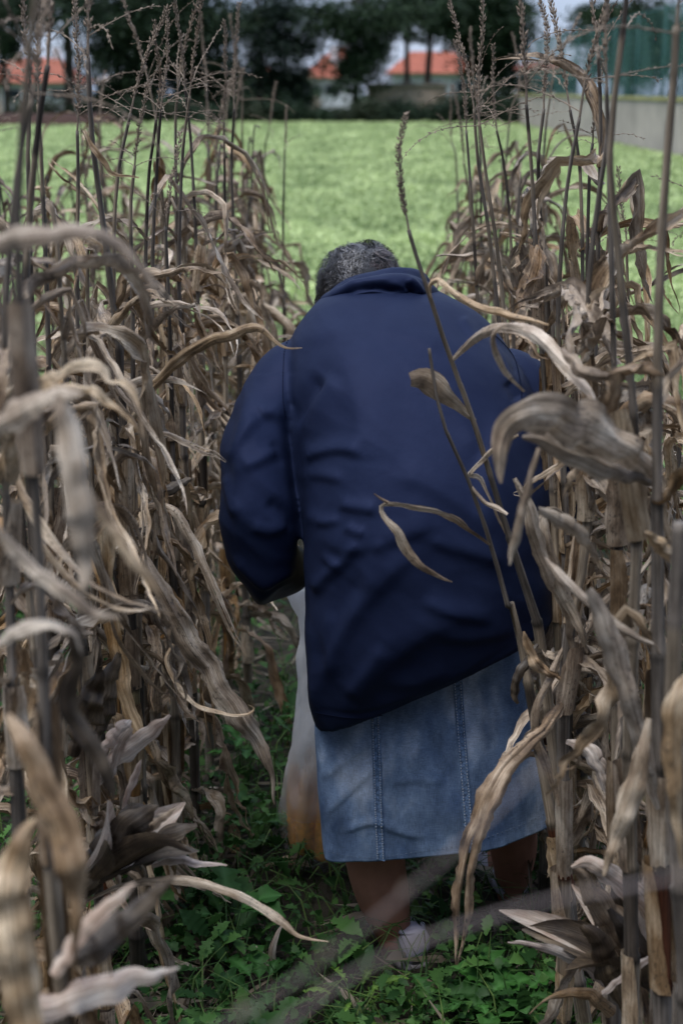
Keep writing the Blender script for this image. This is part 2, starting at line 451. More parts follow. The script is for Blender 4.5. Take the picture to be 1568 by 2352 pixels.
def build_weeds():
    V, Q, C, off = [], [], [], 0
    spec = [(17000, (2, 0.42), 0.010, 0.026), (9000, (4, 0.30), 0.022, 0.050), (2600, (5, 0.26), 0.04, 0.085)]
    for n_, (lb, w), s0, s1 in spec:
        tv, tf = lobed_leaf(lb, w)
        Y = 2.0 * (8.0 / 2.0) ** rng.random(n_)
        X = (rng.random(n_) * 2 - 1) * (Y * 0.27 + 0.2)
        dn = np.array([nval(x * 2.6, y * 2.6, 9) for x, y in zip(X, Y)])
        k = rng.random(n_) < np.clip(0.55 + 1.6 * dn, 0.12, 1)
        X, Y, dn = X[k], Y[k], dn[k]
        top = 0.07 + 0.10 * np.clip(dn + 0.4, 0, 1)
        Z = 0.01 + top * rng.random(len(X)) ** 0.6
        qx, qy = proj(np.stack([X, Y, Z], 1)); hide = ((qx > 840) & (qx < 1010) & (qy > 2090) & (qy < 2250) & (Y < 2.52)) | ((qx > 1120) & (qx < 1260) & (qy > 2010) & (qy < 2130) & (Y < 2.72) & (rng.random(len(X)) < .8)) | ((qx > 630) & (qx < 745) & (qy > 1820) & (qy < 2010) & (Y < 2.84) & (rng.random(len(X)) < .92))
        X, Y, Z = X[~hide], Y[~hide], Z[~hide]
        s = s0 + (s1 - s0) * rng.random(len(X))
        R = rot_mats(rng.random(len(X)) * 6.283, rng.normal(0.35, 0.5, len(X)), rng.normal(0, 0.6, len(X)))
        v, q = instance(tv, tf, np.stack([X, Y, Z], 1), R, s)
        c0, c1 = np.array([0.022, 0.068, 0.017]), np.array([0.095, 0.21, 0.05])
        t = rng.random(len(X))[:, None] ** 1.5
        V.append(v); Q.append(q + off); C.append(np.repeat(c0 + (c1 - c0) * t, len(tv), 0)); off += len(v)
    me = fast_mesh('weeds', np.vstack(V), np.vstack(Q), M_FOL, np.vstack(C), True)
    o = kind(link('weeds', me), 'stuff'); o['label'] = 'low dark green leafy weeds covering the soil between the rows'; o['category'] = 'weeds'
    # thin grass blades and dry litter on the soil
    n_ = 5200
    Y = 2.0 * (7.0 / 2.0) ** rng.random(n_); X = (rng.random(n_) * 2 - 1) * (Y * 0.27 + 0.2)
    az = rng.random(n_) * 6.283; L = 0.05 + 0.10 * rng.random(n_)
    d = np.stack([np.cos(az) * 0.6, np.sin(az) * 0.6, 0.5 + rng.random(n_)], 1); d = norm(d)
    sd = np.stack([-np.sin(az), np.cos(az), 0 * az], 1) * 0.0016
    p0 = np.stack([X, Y, 0 * X], 1); p1 = p0 + d * L[:, None]
    p2 = p1 + norm(d + np.stack([np.cos(az), np.sin(az), -0.8 + 0 * az], 1)) * (L * 0.6)[:, None]
    v = np.stack([p0 - sd, p0 + sd, p1 + sd, p1 - sd, p1 - sd, p1 + sd, p2 + sd * .2, p2 - sd * .2], 1).reshape(-1, 3)
    col = np.array([0.03, 0.08, 0.018]) + rng.random((n_, 1)) ** 2 * np.array([0.09, 0.10, 0.03])
    me = fast_mesh('grass', v, np.arange(len(v)).reshape(-1, 4), M_FOL, np.repeat(col, 8, 0))
    o = kind(link('grass', me), 'stuff'); o['label'] = 'thin grass blades among the weeds'; o['category'] = 'grass'
    n_ = 2600
    Y = 1.9 * (7.0 / 1.9) ** rng.random(n_); sgn = np.where(rng.random(n_) < 0.6, -1, 1)
    X = np.where(rng.random(n_) < 0.75, sgn * 0.42 + rng.normal(0, 0.14, n_), (rng.random(n_) * 2 - 1) * (Y * 0.27 + 0.2))
    az = rng.random(n_) * 6.283; L = 0.03 + 0.09 * rng.random(n_); w = 0.002 + 0.010 * rng.random(n_) ** 2
    d = np.stack([np.cos(az), np.sin(az), rng.normal(0.1, 0.25, n_)], 1); s_ = np.stack([-np.sin(az), np.cos(az), rng.normal(0, .5, n_)], 1)
    p = np.stack([X, Y, 0.015 + 0.05 * rng.random(n_)], 1)
    v = np.stack([p - d * L[:, None], p + s_ * w[:, None], p + d * L[:, None], p - s_ * w[:, None]], 1).reshape(-1, 3)
    col = np.array([0.10, 0.075, 0.05]) + rng.random((n_, 1)) ** 2 * np.array([0.28, 0.24, 0.18])
    me = fast_mesh('leaf_litter', v, np.arange(len(v)).reshape(-1, 4), M_FOL, np.repeat(col, 4, 0))
    o = kind(link('leaf_litter', me), 'stuff'); o['label'] = 'broken dry leaf bits lying on the soil'; o['category'] = 'leaf litter'
build_weeds()

def weed_plant(px, py, label, nl, L, w, lobes, seed, h=0.05, colr=(0.035, 0.125, 0.02)):
    rg = random.Random(seed)
    u = (1176 - py) / FPX; sl = (-SP + u * CP) / (CP + u * SP)
    Y = (CAMH - h) / -sl
    b_ = P(px, py, Y); base = (b_[0], b_[1], 0.0)
    t = thing('weed_plant', label, 'weed', base, 'broad leaved weeds on the path')
    for i in range(int(nl * 1.6)):
        az = i * 2.4 + rg.uniform(-.3, .3)
        tv, tf = fine_leaf(lobes, w, seed * 31 + i)
        fl = L * rg.uniform(0.35, 0.95); el = rg.uniform(0.15, 0.7)
        st = np.array([0, 0, 0.0]); tip = np.array([math.cos(az) * 0.03, math.sin(az) * 0.03, h * rg.uniform(.6, 1.2)])
        R = rot_mats(np.array([az]), np.array([el]), np.array([rg.uniform(-.3, .3)]))
        v = np.einsum('vk,kj->vj', tv, R[0]) * fl + tip
        f = [tuple(x) for x in tf]
        mb = MB(); cc = np.array(colr) * rg.uniform(0.6, 1.5)
        cv = np.repeat(cc[None], len(tv), 0); cv[2::5] = cc * 1.5 + .02; mb.add(v, f, tv[:, :2], cv)
        mb.tube([st, tip * 0.6 + [0, 0, .005], tip], [0.0018, 0.0015, 0.0012], 5, np.array([0.09, 0.18, 0.06])[None].repeat(3, 0))
        link('leaf', mb.mesh('leaf', M_FOL, True, None, True, True), t)
    return t

WP = [(1090, 2290, 'upright lobed weed to the right of the large white shoe', 6, .085, .40, 3, 1, .10),
      (1180, 2290, 'broad bright green toothed weed at the bottom, right of the centre', 9, .11, .42, 4, 2, .08),
      (1090, 2320, 'spreading lobed weed at the bottom edge of the photo, near the middle', 8, .10, .40, 4, 3, .06),
      (1010, 2335, 'light green lobed weed at the bottom edge, right below the white shoe', 6, .10, .35, 5, 4, .06),
      (520, 2110, 'tall dark rounded weed beside the pale grey arching leaf', 5, .10, .45, 2, 5, .12),
      (600, 2260, 'dark scalloped weed between the two pale husks on the ground', 7, .08, .42, 3, 6, .07),
      (470, 2290, 'small dark weed at the bottom, foot of the left row', 6, .07, .40, 3, 7, .05),
      (815, 2290, 'thin feathery bright green weed below the bare ankle', 8, .09, .16, 5, 8, .07),
      (1290, 2330, 'dark green weed under the big open husk at bottom right', 7, .08, .42, 4, 9, .05),
      (1020, 2060, 'yellowish green weed between the two legs', 6, .08, .38, 3, 10, .08),
      (590, 1880, 'leafy weed beside the lower end of the plastic bag', 8, .07, .40, 3, 11, .10),
      (560, 1700, 'pale green weed left of the plastic bag, behind the hanging leaf', 8, .07, .40, 3, 12, .14)]
for a in WP:
    weed_plant(*a[:9], colr=(0.03, 0.10, 0.018) if a[7] not in (10, 8) else (0.10, 0.19, 0.03))

# ---------------------------------------------------------------- background
M_CONC = simple_mat('concrete', (0.46, 0.41, 0.35), 0.9, 0.6, 0.25, 0.3, 8, 0.02)
M_LICH = simple_mat('lichen', (0.38, 0.35, 0.13), 0.95, 1.5, 0.35)
M_WHITE = simple_mat('white_plaster', (0.85, 0.85, 0.86), 0.85, 0.7, 0.12)
M_ROOF = simple_mat('clay_tile', (0.34, 0.105, 0.062), 0.85, 1.5, 0.3, 0.5, 6, 0.05)
M_ROOFD = simple_mat('dull_clay_tile', (0.30, 0.10, 0.06), 0.85, 1.5, 0.3, 0.5, 6, 0.05)
M_GLASS = simple_mat('window_glass', (0.03, 0.04, 0.05), 0.1, 1, 0.1, spec=0.6)
M_BEIGE = simple_mat('beige_block', (0.75, 0.60, 0.48), 0.9, 0.8, 0.2, 0.3, 6, 0.02)
M_EARTH = simple_mat('red_earth', (0.055, 0.030, 0.022), 0.95, 1.2, 0.35, 0.5, 4, 0.1)
M_POST = simple_mat('green_post', (0.03, 0.11, 0.10), 0.5, 2, 0.15)

# boundary wall on the right, running away from the camera
def wall_right():
    t = thing('boundary_wall', 'long low grey concrete wall along the right side of the field', 'wall', (8.7, 60, 0))
    mb = MB()
    y = 24.0; rg = random.Random(2)
    while y < 76:
        mb.box(8.6, 8.85, y, y + 2.96, 0, 1.34 + rg.uniform(-.01, .01)); y += 3.0
    mb.build('wall_panel', M_CONC, t, False)
    mb = MB(); mb.box(8.56, 8.89, 24, 77.9, 1.372, 1.46); mb.build('coping', M_LICH, t, False)
wall_right()
# green sports netting behind it
m, n, l, b = new_mat('green_net')
b.inputs['Base Color'].default_value = (0.035, 0.13, 0.105, 1); b.inputs['Roughness'].default_value = 0.8
g = n.new('ShaderNodeTexCoord').outputs['Object']
tt = tex(n, l, g, 0.35, (1, 1, 1), 2)
rr = ramp(n, [(0.4, (0.18,) * 3), (0.6, (0.50,) * 3)]); l.new(tt, rr.inputs[0])
tp = n.new('ShaderNodeBsdfTransparent'); ms = n.new('ShaderNodeMixShader')
l.new(rr.outputs[0], ms.inputs[0]); l.new(tp.outputs[0], ms.inputs[1]); l.new(b.outputs[0], ms.inputs[2]); l.new(ms.outputs[0], n['Material Output'].inputs[0])
M_NET = m
def net_fence():
    t = thing('net_fence', 'tall green netting fence standing above the concrete wall', 'fence', (9.4, 60, 0))
    mb = MB(); mb.box(9.395, 9.405, 24, 78, 0.9, 3.9); mb.build('netting', M_NET, t, False)
    y = 24.0
    while y <= 78.1:
        mb = MB(); mb.tube([(9.48, y, 0), (9.48, y, 4.0)], 0.05, 6); mb.build('post', M_POST, t)
        y += 4.0
    mb = MB(); mb.tube([(9.48, 24, 3.95), (9.48, 78, 3.95)], 0.03, 6); mb.build('top_rail', M_POST, t)
net_fence()

def house(x0, x1, y, depth, hw, hr, label, wall=M_WHITE, roof=M_ROOF, wins=3, chim=True):
    t = thing('house', label, 'house', ((x0 + x1) / 2, y + depth / 2, 0))
    mb = MB(); mb.box(x0, x1, y, y + depth, 0, hw); mb.build('wall', wall, t, False)
    ym = y + depth / 2; e = 0.5
    v = [(x0 - e, y - e, hw + .003), (x1 + e, y - e, hw + .003), (x1 + e, y + depth + e, hw + .003), (x0 - e, y + depth + e, hw + .003), (x0 + 1.5, ym, hr), (x1 - 1.5, ym, hr)]
    v2 = [(a, b_, c_ - 0.18) if i < 4 else (a, b_, c_) for i, (a, b_, c_) in enumerate(v)]
    mb = MB(); mb.add(v, [(0, 1, 5, 4), (1, 2, 5), (2, 3, 4, 5), (3, 0, 4), (3, 2, 1, 0)]); rf = mb.build('roof', roof, t, False)
    if chim:
        mb = MB(); cx = x0 + (x1 - x0) * .7; mb.box(cx, cx + .6, ym - .3, ym + .3, hw + .5, hr + 0.7)
        ch = link('chimney', mb.mesh('chimney', M_WHITE, False, np.array(t.location)), rf)
    nwin = wins
    for i in range(nwin):
        cx = x0 + (x1 - x0) * (i + .5) / nwin
        mb = MB(); mb.box(cx - .6, cx + .6, y - .06, y - .003, hw * .45, hw * .8); fr = mb.build('window', M_WHITE, t, False)
        mb = MB(); mb.box(cx - .5, cx + .5, y - .08, y - .063, hw * .48, hw * .77); link('pane', mb.mesh('pane', M_GLASS, False, np.array(t.location)), fr)
    mb = MB(); cx = x0 + (x1 - x0) * .1; mb.box(cx, cx + .9, y - .05, y - .004, 0, 2.1); mb.build('door', M_BEIGE, t, False)
# far pixel (x, y) at distance Y
def XY(px, py, Y): q = P(px, py, Y); return q[0], q[2]
Yh = 112
xa, _ = XY(905, 0, Yh); xb, _ = XY(1075, 0, Yh)
house(xa, xb + .8, Yh, 9, XY(0, 168, Yh)[1], XY(0, 118, Yh + 4)[1], 'white house with bright orange tiled roof, right of the two thin trunks', wins=3)
xa, _ = XY(700, 0, 118); xb, _ = XY(782, 0, 118)
house(xa, xb, 118, 8, XY(0, 178, 118)[1], XY(0, 128, 122)[1], 'small white house with orange roof behind the middle trees', wins=2)
xa, _ = XY(748, 0, 130); xb, _ = XY(808, 0, 130)
house(xa, xb, 130, 7, XY(0, 132, 130)[1], XY(0, 108, 133)[1], 'narrow taller white house with small orange roof behind the middle trees', wins=1)
xa, _ = XY(560, 0, 115); xb, _ = XY(640, 0, 115)
house(xa, xb, 115, 8, XY(0, 182, 115)[1], XY(0, 148, 118)[1], 'house with dull red roof partly hidden by the dark left trees', roof=M_ROOFD, wins=2, chim=False)
xa, _ = XY(-60, 0, 108); xb, _ = XY(150, 0, 108)
house(xa, xb, 108, 9, XY(0, 190, 108)[1], XY(0, 132, 112)[1], 'pale house with dull red roof at the far left edge', roof=M_ROOFD, wins=4)
xa, _ = XY(215, 0, 112); xb, _ = XY(330, 0, 112)
house(xa, xb, 112, 9, XY(0, 186, 112)[1], XY(0, 165, 116)[1], 'low pale house behind the trees at left, no red showing', roof=M_BEIGE, wins=3, chim=False)
xa, _ = XY(1200, 0, 120); xb, _ = XY(1330, 0, 120)
house(xa, xb, 120, 9, XY(0, 160, 120)[1], XY(0, 140, 124)[1], 'pale house with thin red roof line seen through the green netting', roof=M_ROOFD, wins=4, chim=False)

t = thing('block_shed', 'flat beige block shed below the orange roof', 'shed', (*P(935, 240, 80)[:2], 0))
x0, zt = XY(845, 197, 80); x1, _ = XY(1025, 197, 80)
mb = MB(); mb.box(x0, x1, 80, 82.5, 0, zt); mb.build('wall', M_BEIGE, t, False)
mb = MB(); mb.box(x0 - .1, x1 + .1, 79.9, 82.6, zt + .003, zt + .12); mb.build('roof', M_CONC, t, False)
mb = MB(); mb.box(x1 - 1.3, x1 - .5, 79.96, 79.996, 0, zt * .8); mb.build('door', M_BEIGE, t, False)
# earth bank at the far left edge of the field
bx0, _ = XY(-80, 0, 66); bx1, _ = XY(262, 0, 66)
mb = MB(); nb = 30; vs = []; 
for i in range(nb + 1):
    x = bx0 + (bx1 - bx0) * i / nb
    hh = 0.62 + 0.12 * nval(i * .5, 3) - (0.5 if i > nb - 2 else 0)
    vs += [(x, 64.5 + .3 * nval(i * .4, 1), -.05), (x, 65.3, hh * .9), (x, 66.5, hh), (x, 70, -.05)]
fs = [(i * 4 + j, i * 4 + 4 + j, i * 4 + 5 + j, i * 4 + 1 + j) for i in range(nb) for j in range(3)]
mb.add(vs, fs); kind(mb.build('earth_bank', M_EARTH, None), 'structure')

def crown_mesh(blobs, nleaf, size, c0, c1, seed, base):
    rg = np.random.default_rng(seed)
    tot = sum(b_[3] * b_[4] * b_[5] for b_ in blobs) ** 1.0
    V, C = [], []
    for (x, y, z, rx, ry, rz) in blobs:
        k = max(20, int(nleaf * (rx * ry * rz) / tot))
        nc = max(5, k // 45)
        d = norm(rg.normal(size=(nc, 3))) * (rg.random((nc, 1)) ** 0.4) * rg.choice([.8, 1.0, 1.0, 1.35, 1.6], (nc, 1))
        cc = np.array([x, y, z]) + d * np.array([rx, ry, rz])
        idx = rg.integers(0, nc, k)
        cr = 0.22 * (rx * ry * rz) ** (1 / 3) + .12
        p = cc[idx] + rg.normal(size=(k, 3)) * cr * np.array([1, 1, .6])
        t = rg.random(nc)[idx] * .6 + rg.random(k) * .4
        V.append(p); C.append(np.array(c0) + (np.array(c1) - np.array(c0)) * t[:, None])
    p = np.vstack(V); c = np.vstack(C)
    v, q = scatter_quads(p, size * (0.6 + 0.8 * rg.random(len(p))), 0.2, 0.45, rg)
    return fast_mesh('crown', v - np.array(base), q, M_NEEDLE, np.repeat(c, 4, 0))

def tree(px, Y, label, trunk_top, r, blobs_px, nleaf, size=0.17, c0=(0.010, 0.022, 0.012), c1=(0.045, 0.085, 0.035), seed=1, lean=0.0, limbs=6, name='pine_tree', cat='tree', group='trees at the far end of the field'):
    """blobs_px: (px, py, rx_px, ry_px) ellipses of foliage at the tree's distance"""
    bx = P(px, 300, Y)[0]
    t = thing(name, label, cat, (bx, Y, 0), group)
    rg = random.Random(seed)
    zt = trunk_top
    mb = MB()
    path = [(bx, Y, -.1)] + [(bx + lean * k / 5 + rg.uniform(-.08, .08), Y + rg.uniform(-.1, .1), zt * k / 5) for k in range(1, 6)]
    pts = resample(path, 14)
    mb.tube(pts, np.linspace(r * 1.15, r * .4, 14), 9)
    trunk = mb.build('trunk', M_BARK, t)
    bl = []
    s = Y / FPX
    for (qx, qy, rx, ry) in blobs_px:
        c = P(qx, qy, Y)
        bl.append((c[0], Y + rg.uniform(-.6, .6), c[2], rx * s, max(rx * s * .8, .5), ry * s))
    for k in range(limbs):
        b_ = bl[k % len(bl)]
        p0 = pts[min(13, 6 + k)]
        p1 = np.array([b_[0] + rg.uniform(-.5, .5) * b_[3], b_[1], b_[2] + rg.uniform(-.3, .3) * b_[5]])
        mid = (p0 + p1) / 2 + np.array([0, 0, .25])
        mb = MB(); mb.tube(resample([p0, mid, p1], 8), np.linspace(r * .35, r * .08, 8), 6); mb.build('limb', M_BARK, t)
    me = crown_mesh(bl, nleaf, size, c0, c1, seed, (bx, Y, 0))
    link('crown', me, t)
DG0, DG1 = (0.009, 0.020, 0.012), (0.035, 0.065, 0.030)
tree(165, 82, 'dark pine with bare trunk at the far left, crown above the frame', 9, .30,
     [(60, 20, 70, 45), (175, 10, 60, 35), (30, 110, 45, 30)], 5000, .15, seed=11)
tree(350, 76, 'massive dark round-crowned pine, the broadest one left of the centre', 9, .32,
     [(350, 30, 150, 90), (250, 90, 55, 70), (430, 100, 90, 90), (360, 160, 110, 60), (300, 215, 70, 35), (470, 200, 60, 60)], 26000, .15, (0.007, 0.018, 0.009), (0.03, 0.06, 0.024), seed=12)
tree(600, 80, 'open-crowned dark pine with sky showing through, left of the middle gap', 9, .22,
     [(560, 60, 60, 50), (650, 30, 70, 45), (640, 120, 70, 50), (560, 150, 45, 35), (690, 100, 45, 40), (650, 190, 60, 38)], 9000, .13, (0.008, 0.018, 0.014), (0.03, 0.055, 0.038), seed=13)
tree(818, 78, 'slender green tree with a thin trunk right of the small orange roof', 8, .16,
     [(800, 60, 70, 40), (840, 120, 55, 50), (815, 175, 50, 50), (760, 40, 55, 35), (870, 50, 50, 50)], 9500, .13, seed=14)
tree(930, 84, 'left one of the two thin bare trunks in front of the orange roof', 9, .17,
     [(900, 10, 60, 40), (945, 35, 35, 25), (890, 80, 30, 30)], 3500, .13, seed=15)
tree(975, 82, 'right one of the two thin bare trunks, leaning over the orange roof', 9, .20,
     [(985, 20, 70, 40), (1020, 60, 45, 40), (960, 75, 28, 22)], 4500, .13, seed=16, lean=.5)
tree(1130, 76, 'tall dense green pine left of the open patch of sky', 9, .24,
     [(1120, 30, 85, 60), (1150, 100, 55, 60), (1110, 130, 55, 50), (1150, 180, 45, 45), (1070, 60, 55, 45), (1190, 20, 28, 30)], 17000, .14, (0.009, 0.022, 0.011), (0.035, 0.07, 0.028), seed=17)
tree(1440, 70, 'dark spreading pine above the netting at top right', 8, .22,
     [(1420, 45, 80, 32), (1360, 95, 45, 18), (1480, 60, 70, 50), (1450, 130, 90, 45), (1540, 110, 60, 70), (1370, 30, 50, 20)], 15000, .13, seed=18)
tree(700, 95, 'far bushy tree low between the open pine and the small house', 3, .14,
     [(670, 205, 60, 35), (620, 215, 60, 30)], 4500, .16, seed=19)
tree(505, 92, 'far dark tree low behind the broad pine', 4, .15, [(505, 190, 50, 60), (540, 225, 60, 30)], 5000, .16, seed=20)
tree(20, 90, 'dark tree cut by the left edge of the photo', 8, .2, [(10, 60, 40, 60), (-30, 120, 40, 60)], 3500, .15, seed=22)
def bush(px, py, rx, ry, Y, label, seed, c0=DG0, c1=DG1):
    c = P(px, py, Y); s = Y / FPX
    t = thing('bush', label, 'bush', (c[0], Y, 0), 'bushes along the far field edge')
    rg = random.Random(seed)
    mb = MB()
    for k in range(5):
        a = rg.uniform(0, 6.28); q = np.array([c[0] + math.cos(a) * rx * s * .5, Y + math.sin(a) * .4, c[2]])
        mb.tube(resample([(c[0] + .1 * math.cos(a), Y, -.05), ((c[0] + q[0]) / 2, Y, c[2] * .5), q], 6), np.linspace(.05, .012, 6), 5)
    mb.build('trunk', M_BARK, t)
    bl = [(c[0] + rg.uniform(-.6, .6) * rx * s, Y + rg.uniform(-.4, .4), max(.25, c[2] + rg.uniform(-.5, .4) * ry * s), rx * s * .55, .8, ry * s * .8) for _ in range(5)]
    link('crown', crown_mesh(bl, 3200, .10, c0, c1, seed, (c[0], Y, 0)), t)
bushes = [(560, 262, 60, 24, 'low bush at the field edge, below the open pine'), (655, 262, 60, 24, 'low dark bush left of the small house front'),
          (740, 268, 55, 20, 'low dark bush below the small orange roof'), (830, 262, 60, 26, 'rounded dark bush left of the beige shed'),
          (925, 262, 70, 26, 'broad dark hedge bush in front of the beige shed'), (1015, 258, 60, 28, 'dark bush at the right end of the beige shed'),
          (1080, 250, 55, 35, 'dark bush between the shed and the dense green pine'), (1150, 250, 50, 34, 'bush at the near end of the concrete wall line'),
          (480, 262, 60, 25, 'dark bush at the foot of the broad pine, its right side'), (390, 258, 60, 26, 'dark bush at the foot of the broad pine'),
          (300, 255, 60, 26, 'dark bush behind the right end of the red earth bank'), (200, 250, 60, 28, 'dark bush above the middle of the red earth bank'),
          (90, 250, 70, 28, 'dark bush above the left end of the red earth bank')]
for i, (a, b_, c_, d_, e_) in enumerate(bushes):
    bush(a, b_, c_, d_, 72 if a > 290 else 76, e_, 40 + i, (0.018, 0.03, 0.016) if i % 3 == 0 else DG0, (0.06, 0.075, 0.04) if i % 3 == 0 else DG1)

# ---------------------------------------------------------------- person
VIEW = norm(np.array([0, 0.93, -0.37]))
def ring(c, e1, e2, a, b_, ex=2.0, k=40):
    out = []
    for j in range(k):
        t = 2 * math.pi * j / k
        ct, st = math.cos(t), math.sin(t)
        out.append(c + e1 * a * math.copysign(abs(ct) ** (2 / ex), ct) + e2 * b_ * math.copysign(abs(st) ** (2 / ex), st))
    return out
def loft(rings_px, spine, k=40, n=24, ex=2.0, caps=True):
    """rings: (Lx,Ly,Rx,Ry,Y,b[,ex]) -> MB with a closed loft"""
    rr = np.array([list(r_) + ([ex] if len(r_) == 6 else []) for r_ in rings_px], float)
    n0 = len(rr); t0 = np.arange(n0)
    q = resample(np.column_stack([rr[:, :3] * 1.0, rr[:, 3:]]), n)
    mb = MB(); vs = []
    cs = np.array([(P(a[0], a[1], a[4]) + P(a[2], a[3], a[4])) / 2 for a in q])
    T = norm(np.gradient(cs, axis=0))
    for a, tt in zip(q, T):
        l_, r_ = P(a[0], a[1], a[4]), P(a[2], a[3], a[4])
        e1 = norm(r_ - l_); e2 = norm(np.cross(tt, e1)); 
        if e2[1] > 0: e2 = -e2
        vs += ring((l_ + r_) / 2, e1, e2, np.linalg.norm(r_ - l_) / 2, a[5], a[6], k)
    fs = [(i * k + j, i * k + (j + 1) % k, (i + 1) * k + (j + 1) % k, (i + 1) * k + j) for i in range(n - 1) for j in range(k)]
    if caps:
        fs.append(tuple(range(k - 1, -1, -1))); fs.append(tuple((n - 1) * k + j for j in range(k)))
    mb.add(vs, fs)
    return mb

def remesh(mb, voxel, smooth=3, name='tmp'):
    me = mb.mesh(name, None, uv=False)
    bm = bmesh.new(); bm.from_mesh(me); bmesh.ops.recalc_face_normals(bm, faces=bm.faces); bm.to_mesh(me); bm.free()
    o = bpy.data.objects.new(name, me); scene.collection.objects.link(o)
    md = o.modifiers.new('r', 'REMESH'); md.mode = 'VOXEL'; md.voxel_size = voxel
    if smooth:
        sm = o.modifiers.new('s', 'SMOOTH'); sm.iterations = smooth; sm.factor = 0.6
    dg = bpy.context.evaluated_depsgraph_get()
    out = bpy.data.meshes.new_from_object(o.evaluated_get(dg))
    bpy.data.objects.remove(o)
    return out

def get_co(me):
    a = np.empty(len(me.vertices) * 3, np.float32); me.vertices.foreach_get('co', a); a = a.reshape(-1, 3).astype(float)
    nn = np.empty(len(me.vertices) * 3, np.float32); me.vertex_normals.foreach_get('vector', nn)
    return a, nn.reshape(-1, 3).astype(float)

SOFT = True
def stroke_disp(px, py, strokes):
    """strokes: (pts, amp, w_wide, w_steep) ; a ridge (amp>0) or valley, steep on the side right of the drawing direction"""
    d = np.zeros(len(px))
    for pts, amp, w1, w2 in strokes:
        if SOFT: amp, w1, w2 = amp * .85, w1 * 1.1, w2 * 1.05
        p = resample(np.array([(a, b_, 0) for a, b_ in pts], float), 14)[:, :2]
        best = np.full(len(px), 1e9); sg = np.zeros(len(px)); tt = np.zeros(len(px))
        for i in range(len(p) - 1):
            a, b_ = p[i], p[i + 1]; ab = b_ - a; L2 = max((ab ** 2).sum(), 1e-6)
            t = np.clip(((px - a[0]) * ab[0] + (py - a[1]) * ab[1]) / L2, 0, 1)
            dx = px - a[0] - t * ab[0]; dy = py - a[1] - t * ab[1]
            ds = np.hypot(dx, dy); k = ds < best
            best = np.where(k, ds, best); sg = np.where(k, ab[0] * dy - ab[1] * dx, sg); tt = np.where(k, (i + t) / (len(p) - 1), tt)
        w = np.where(sg > 0, w2, w1)
        taper = np.clip(np.minimum(tt, 1 - tt) * 5 + 0.15, 0, 1)
        d += amp * np.exp(-(best / w) ** 2) * taper
    return d

PY_BASE = P(900, 2200, 2.46); 
person = thing('person', 'person in navy jacket and denim skirt bending forward, seen from behind', 'person', (0.13, 2.5, 0))
OFF = np.array(person.location)

def fin(me, name, mat, parent, smooth=True):
    """put a world-space mesh under the person"""
    a, _ = get_co(me); me.vertices.foreach_set('co', (a - OFF).astype(np.float32).ravel())
    me.materials.clear(); me.materials.append(mat)
    me.polygons.foreach_set('use_smooth', [smooth] * len(me.polygons)); me.update()
    return link(name, me, parent)

# --- materials for the person
m, n, l, b = new_mat('navy_cloth')
g = n.new('ShaderNodeTexCoord').outputs['Object']
t1 = tex(n, l, g, 9, (1, 1, 1), 4, 0.6); r = ramp(n, [(0.3, (0.0085, 0.0125, 0.032)), (0.7, (0.0120, 0.0178, 0.043))]); l.new(t1, r.inputs[0])
l.new(r.outputs[0], b.inputs['Base Color']); b.inputs['Roughness'].default_value = 0.55; b.inputs['Specular IOR Level'].default_value = 0.16
b.inputs['Specular Tint'].default_value = (0.35, 0.45, 1, 1); b.inputs['Sheen Weight'].default_value = 0.0; b.inputs['Sheen Roughness'].default_value = 0.4; b.inputs['Sheen Tint'].default_value = (0.3, 0.4, 1, 1)
t2 = tex(n, l, g, 26, (1, 1, 1), 5, 0.55); t3 = tex(n, l, g, 900, (1, 1, 1), 1)
ad = n.new('ShaderNodeMath'); ad.operation = 'MULTIPLY_ADD'; ad.inputs[1].default_value = 0.04; l.new(t3, ad.inputs[0]); l.new(t2, ad.inputs[2])
bump(n, l, b, ad.outputs[0], 0.25, 0.004)
M_NAVY = m

m, n, l, b = new_mat('denim')
g = n.new('ShaderNodeTexCoord').outputs['Object']
big = tex(n, l, g, 5.5, (1.3, 1, 0.75), 4, 0.6)
mid_ = tex(n, l, g, 26, (1, 1, 0.5), 4, 0.6)
w1 = tex(n, l, g, 1.0, (1400, 1400, 60), 2); w2 = tex(n, l, g, 1.0, (90, 90, 1500), 2)
r = ramp(n, [(0.36, (0.080, 0.130, 0.240)), (0.50, (0.20, 0.285, 0.43)), (0.63, (0.52, 0.60, 0.73))]); l.new(big, r.inputs[0])
c = mixc(n, l, 0.6, r.outputs[0], ramp(n, [(0, (1, 1, 1))]).outputs[0], 'MULTIPLY')
rm = ramp(n, [(0.3, (0.72,) * 3), (0.7, (1.25,) * 3)]); l.new(mid_, rm.inputs[0])
c = mixc(n, l, 1.0, r.outputs[0], rm.outputs[0], 'MULTIPLY')
ra = ramp(n, [(0.35, (0.72,) * 3), (0.65, (1.22,) * 3)]); l.new(w1, ra.inputs[0])
rb = ramp(n, [(0.35, (0.78,) * 3), (0.65, (1.18,) * 3)]); l.new(w2, rb.inputs[0])
c = mixc(n, l, 0.8, c, ra.outputs[0], 'MULTIPLY'); c = mixc(n, l, 0.8, c, rb.outputs[0], 'MULTIPLY')
l.new(c, b.inputs['Base Color']); b.inputs['Roughness'].default_value = 0.85; b.inputs['Specular IOR Level'].default_value = 0.2
bump(n, l, b, w1, 0.25, 0.001)
M_DENIM = m
M_DSEAM = simple_mat('seam_denim', (0.15, 0.23, 0.37), 0.9, 220, 0.6)
M_STITCH = simple_mat('pale_stitch', (0.58, 0.62, 0.68), 0.9, 300, 0.4)
M_NSTITCH = simple_mat('navy_stitch', (0.005, 0.008, 0.022), 0.95, 200, 0.3, spec=0.05)
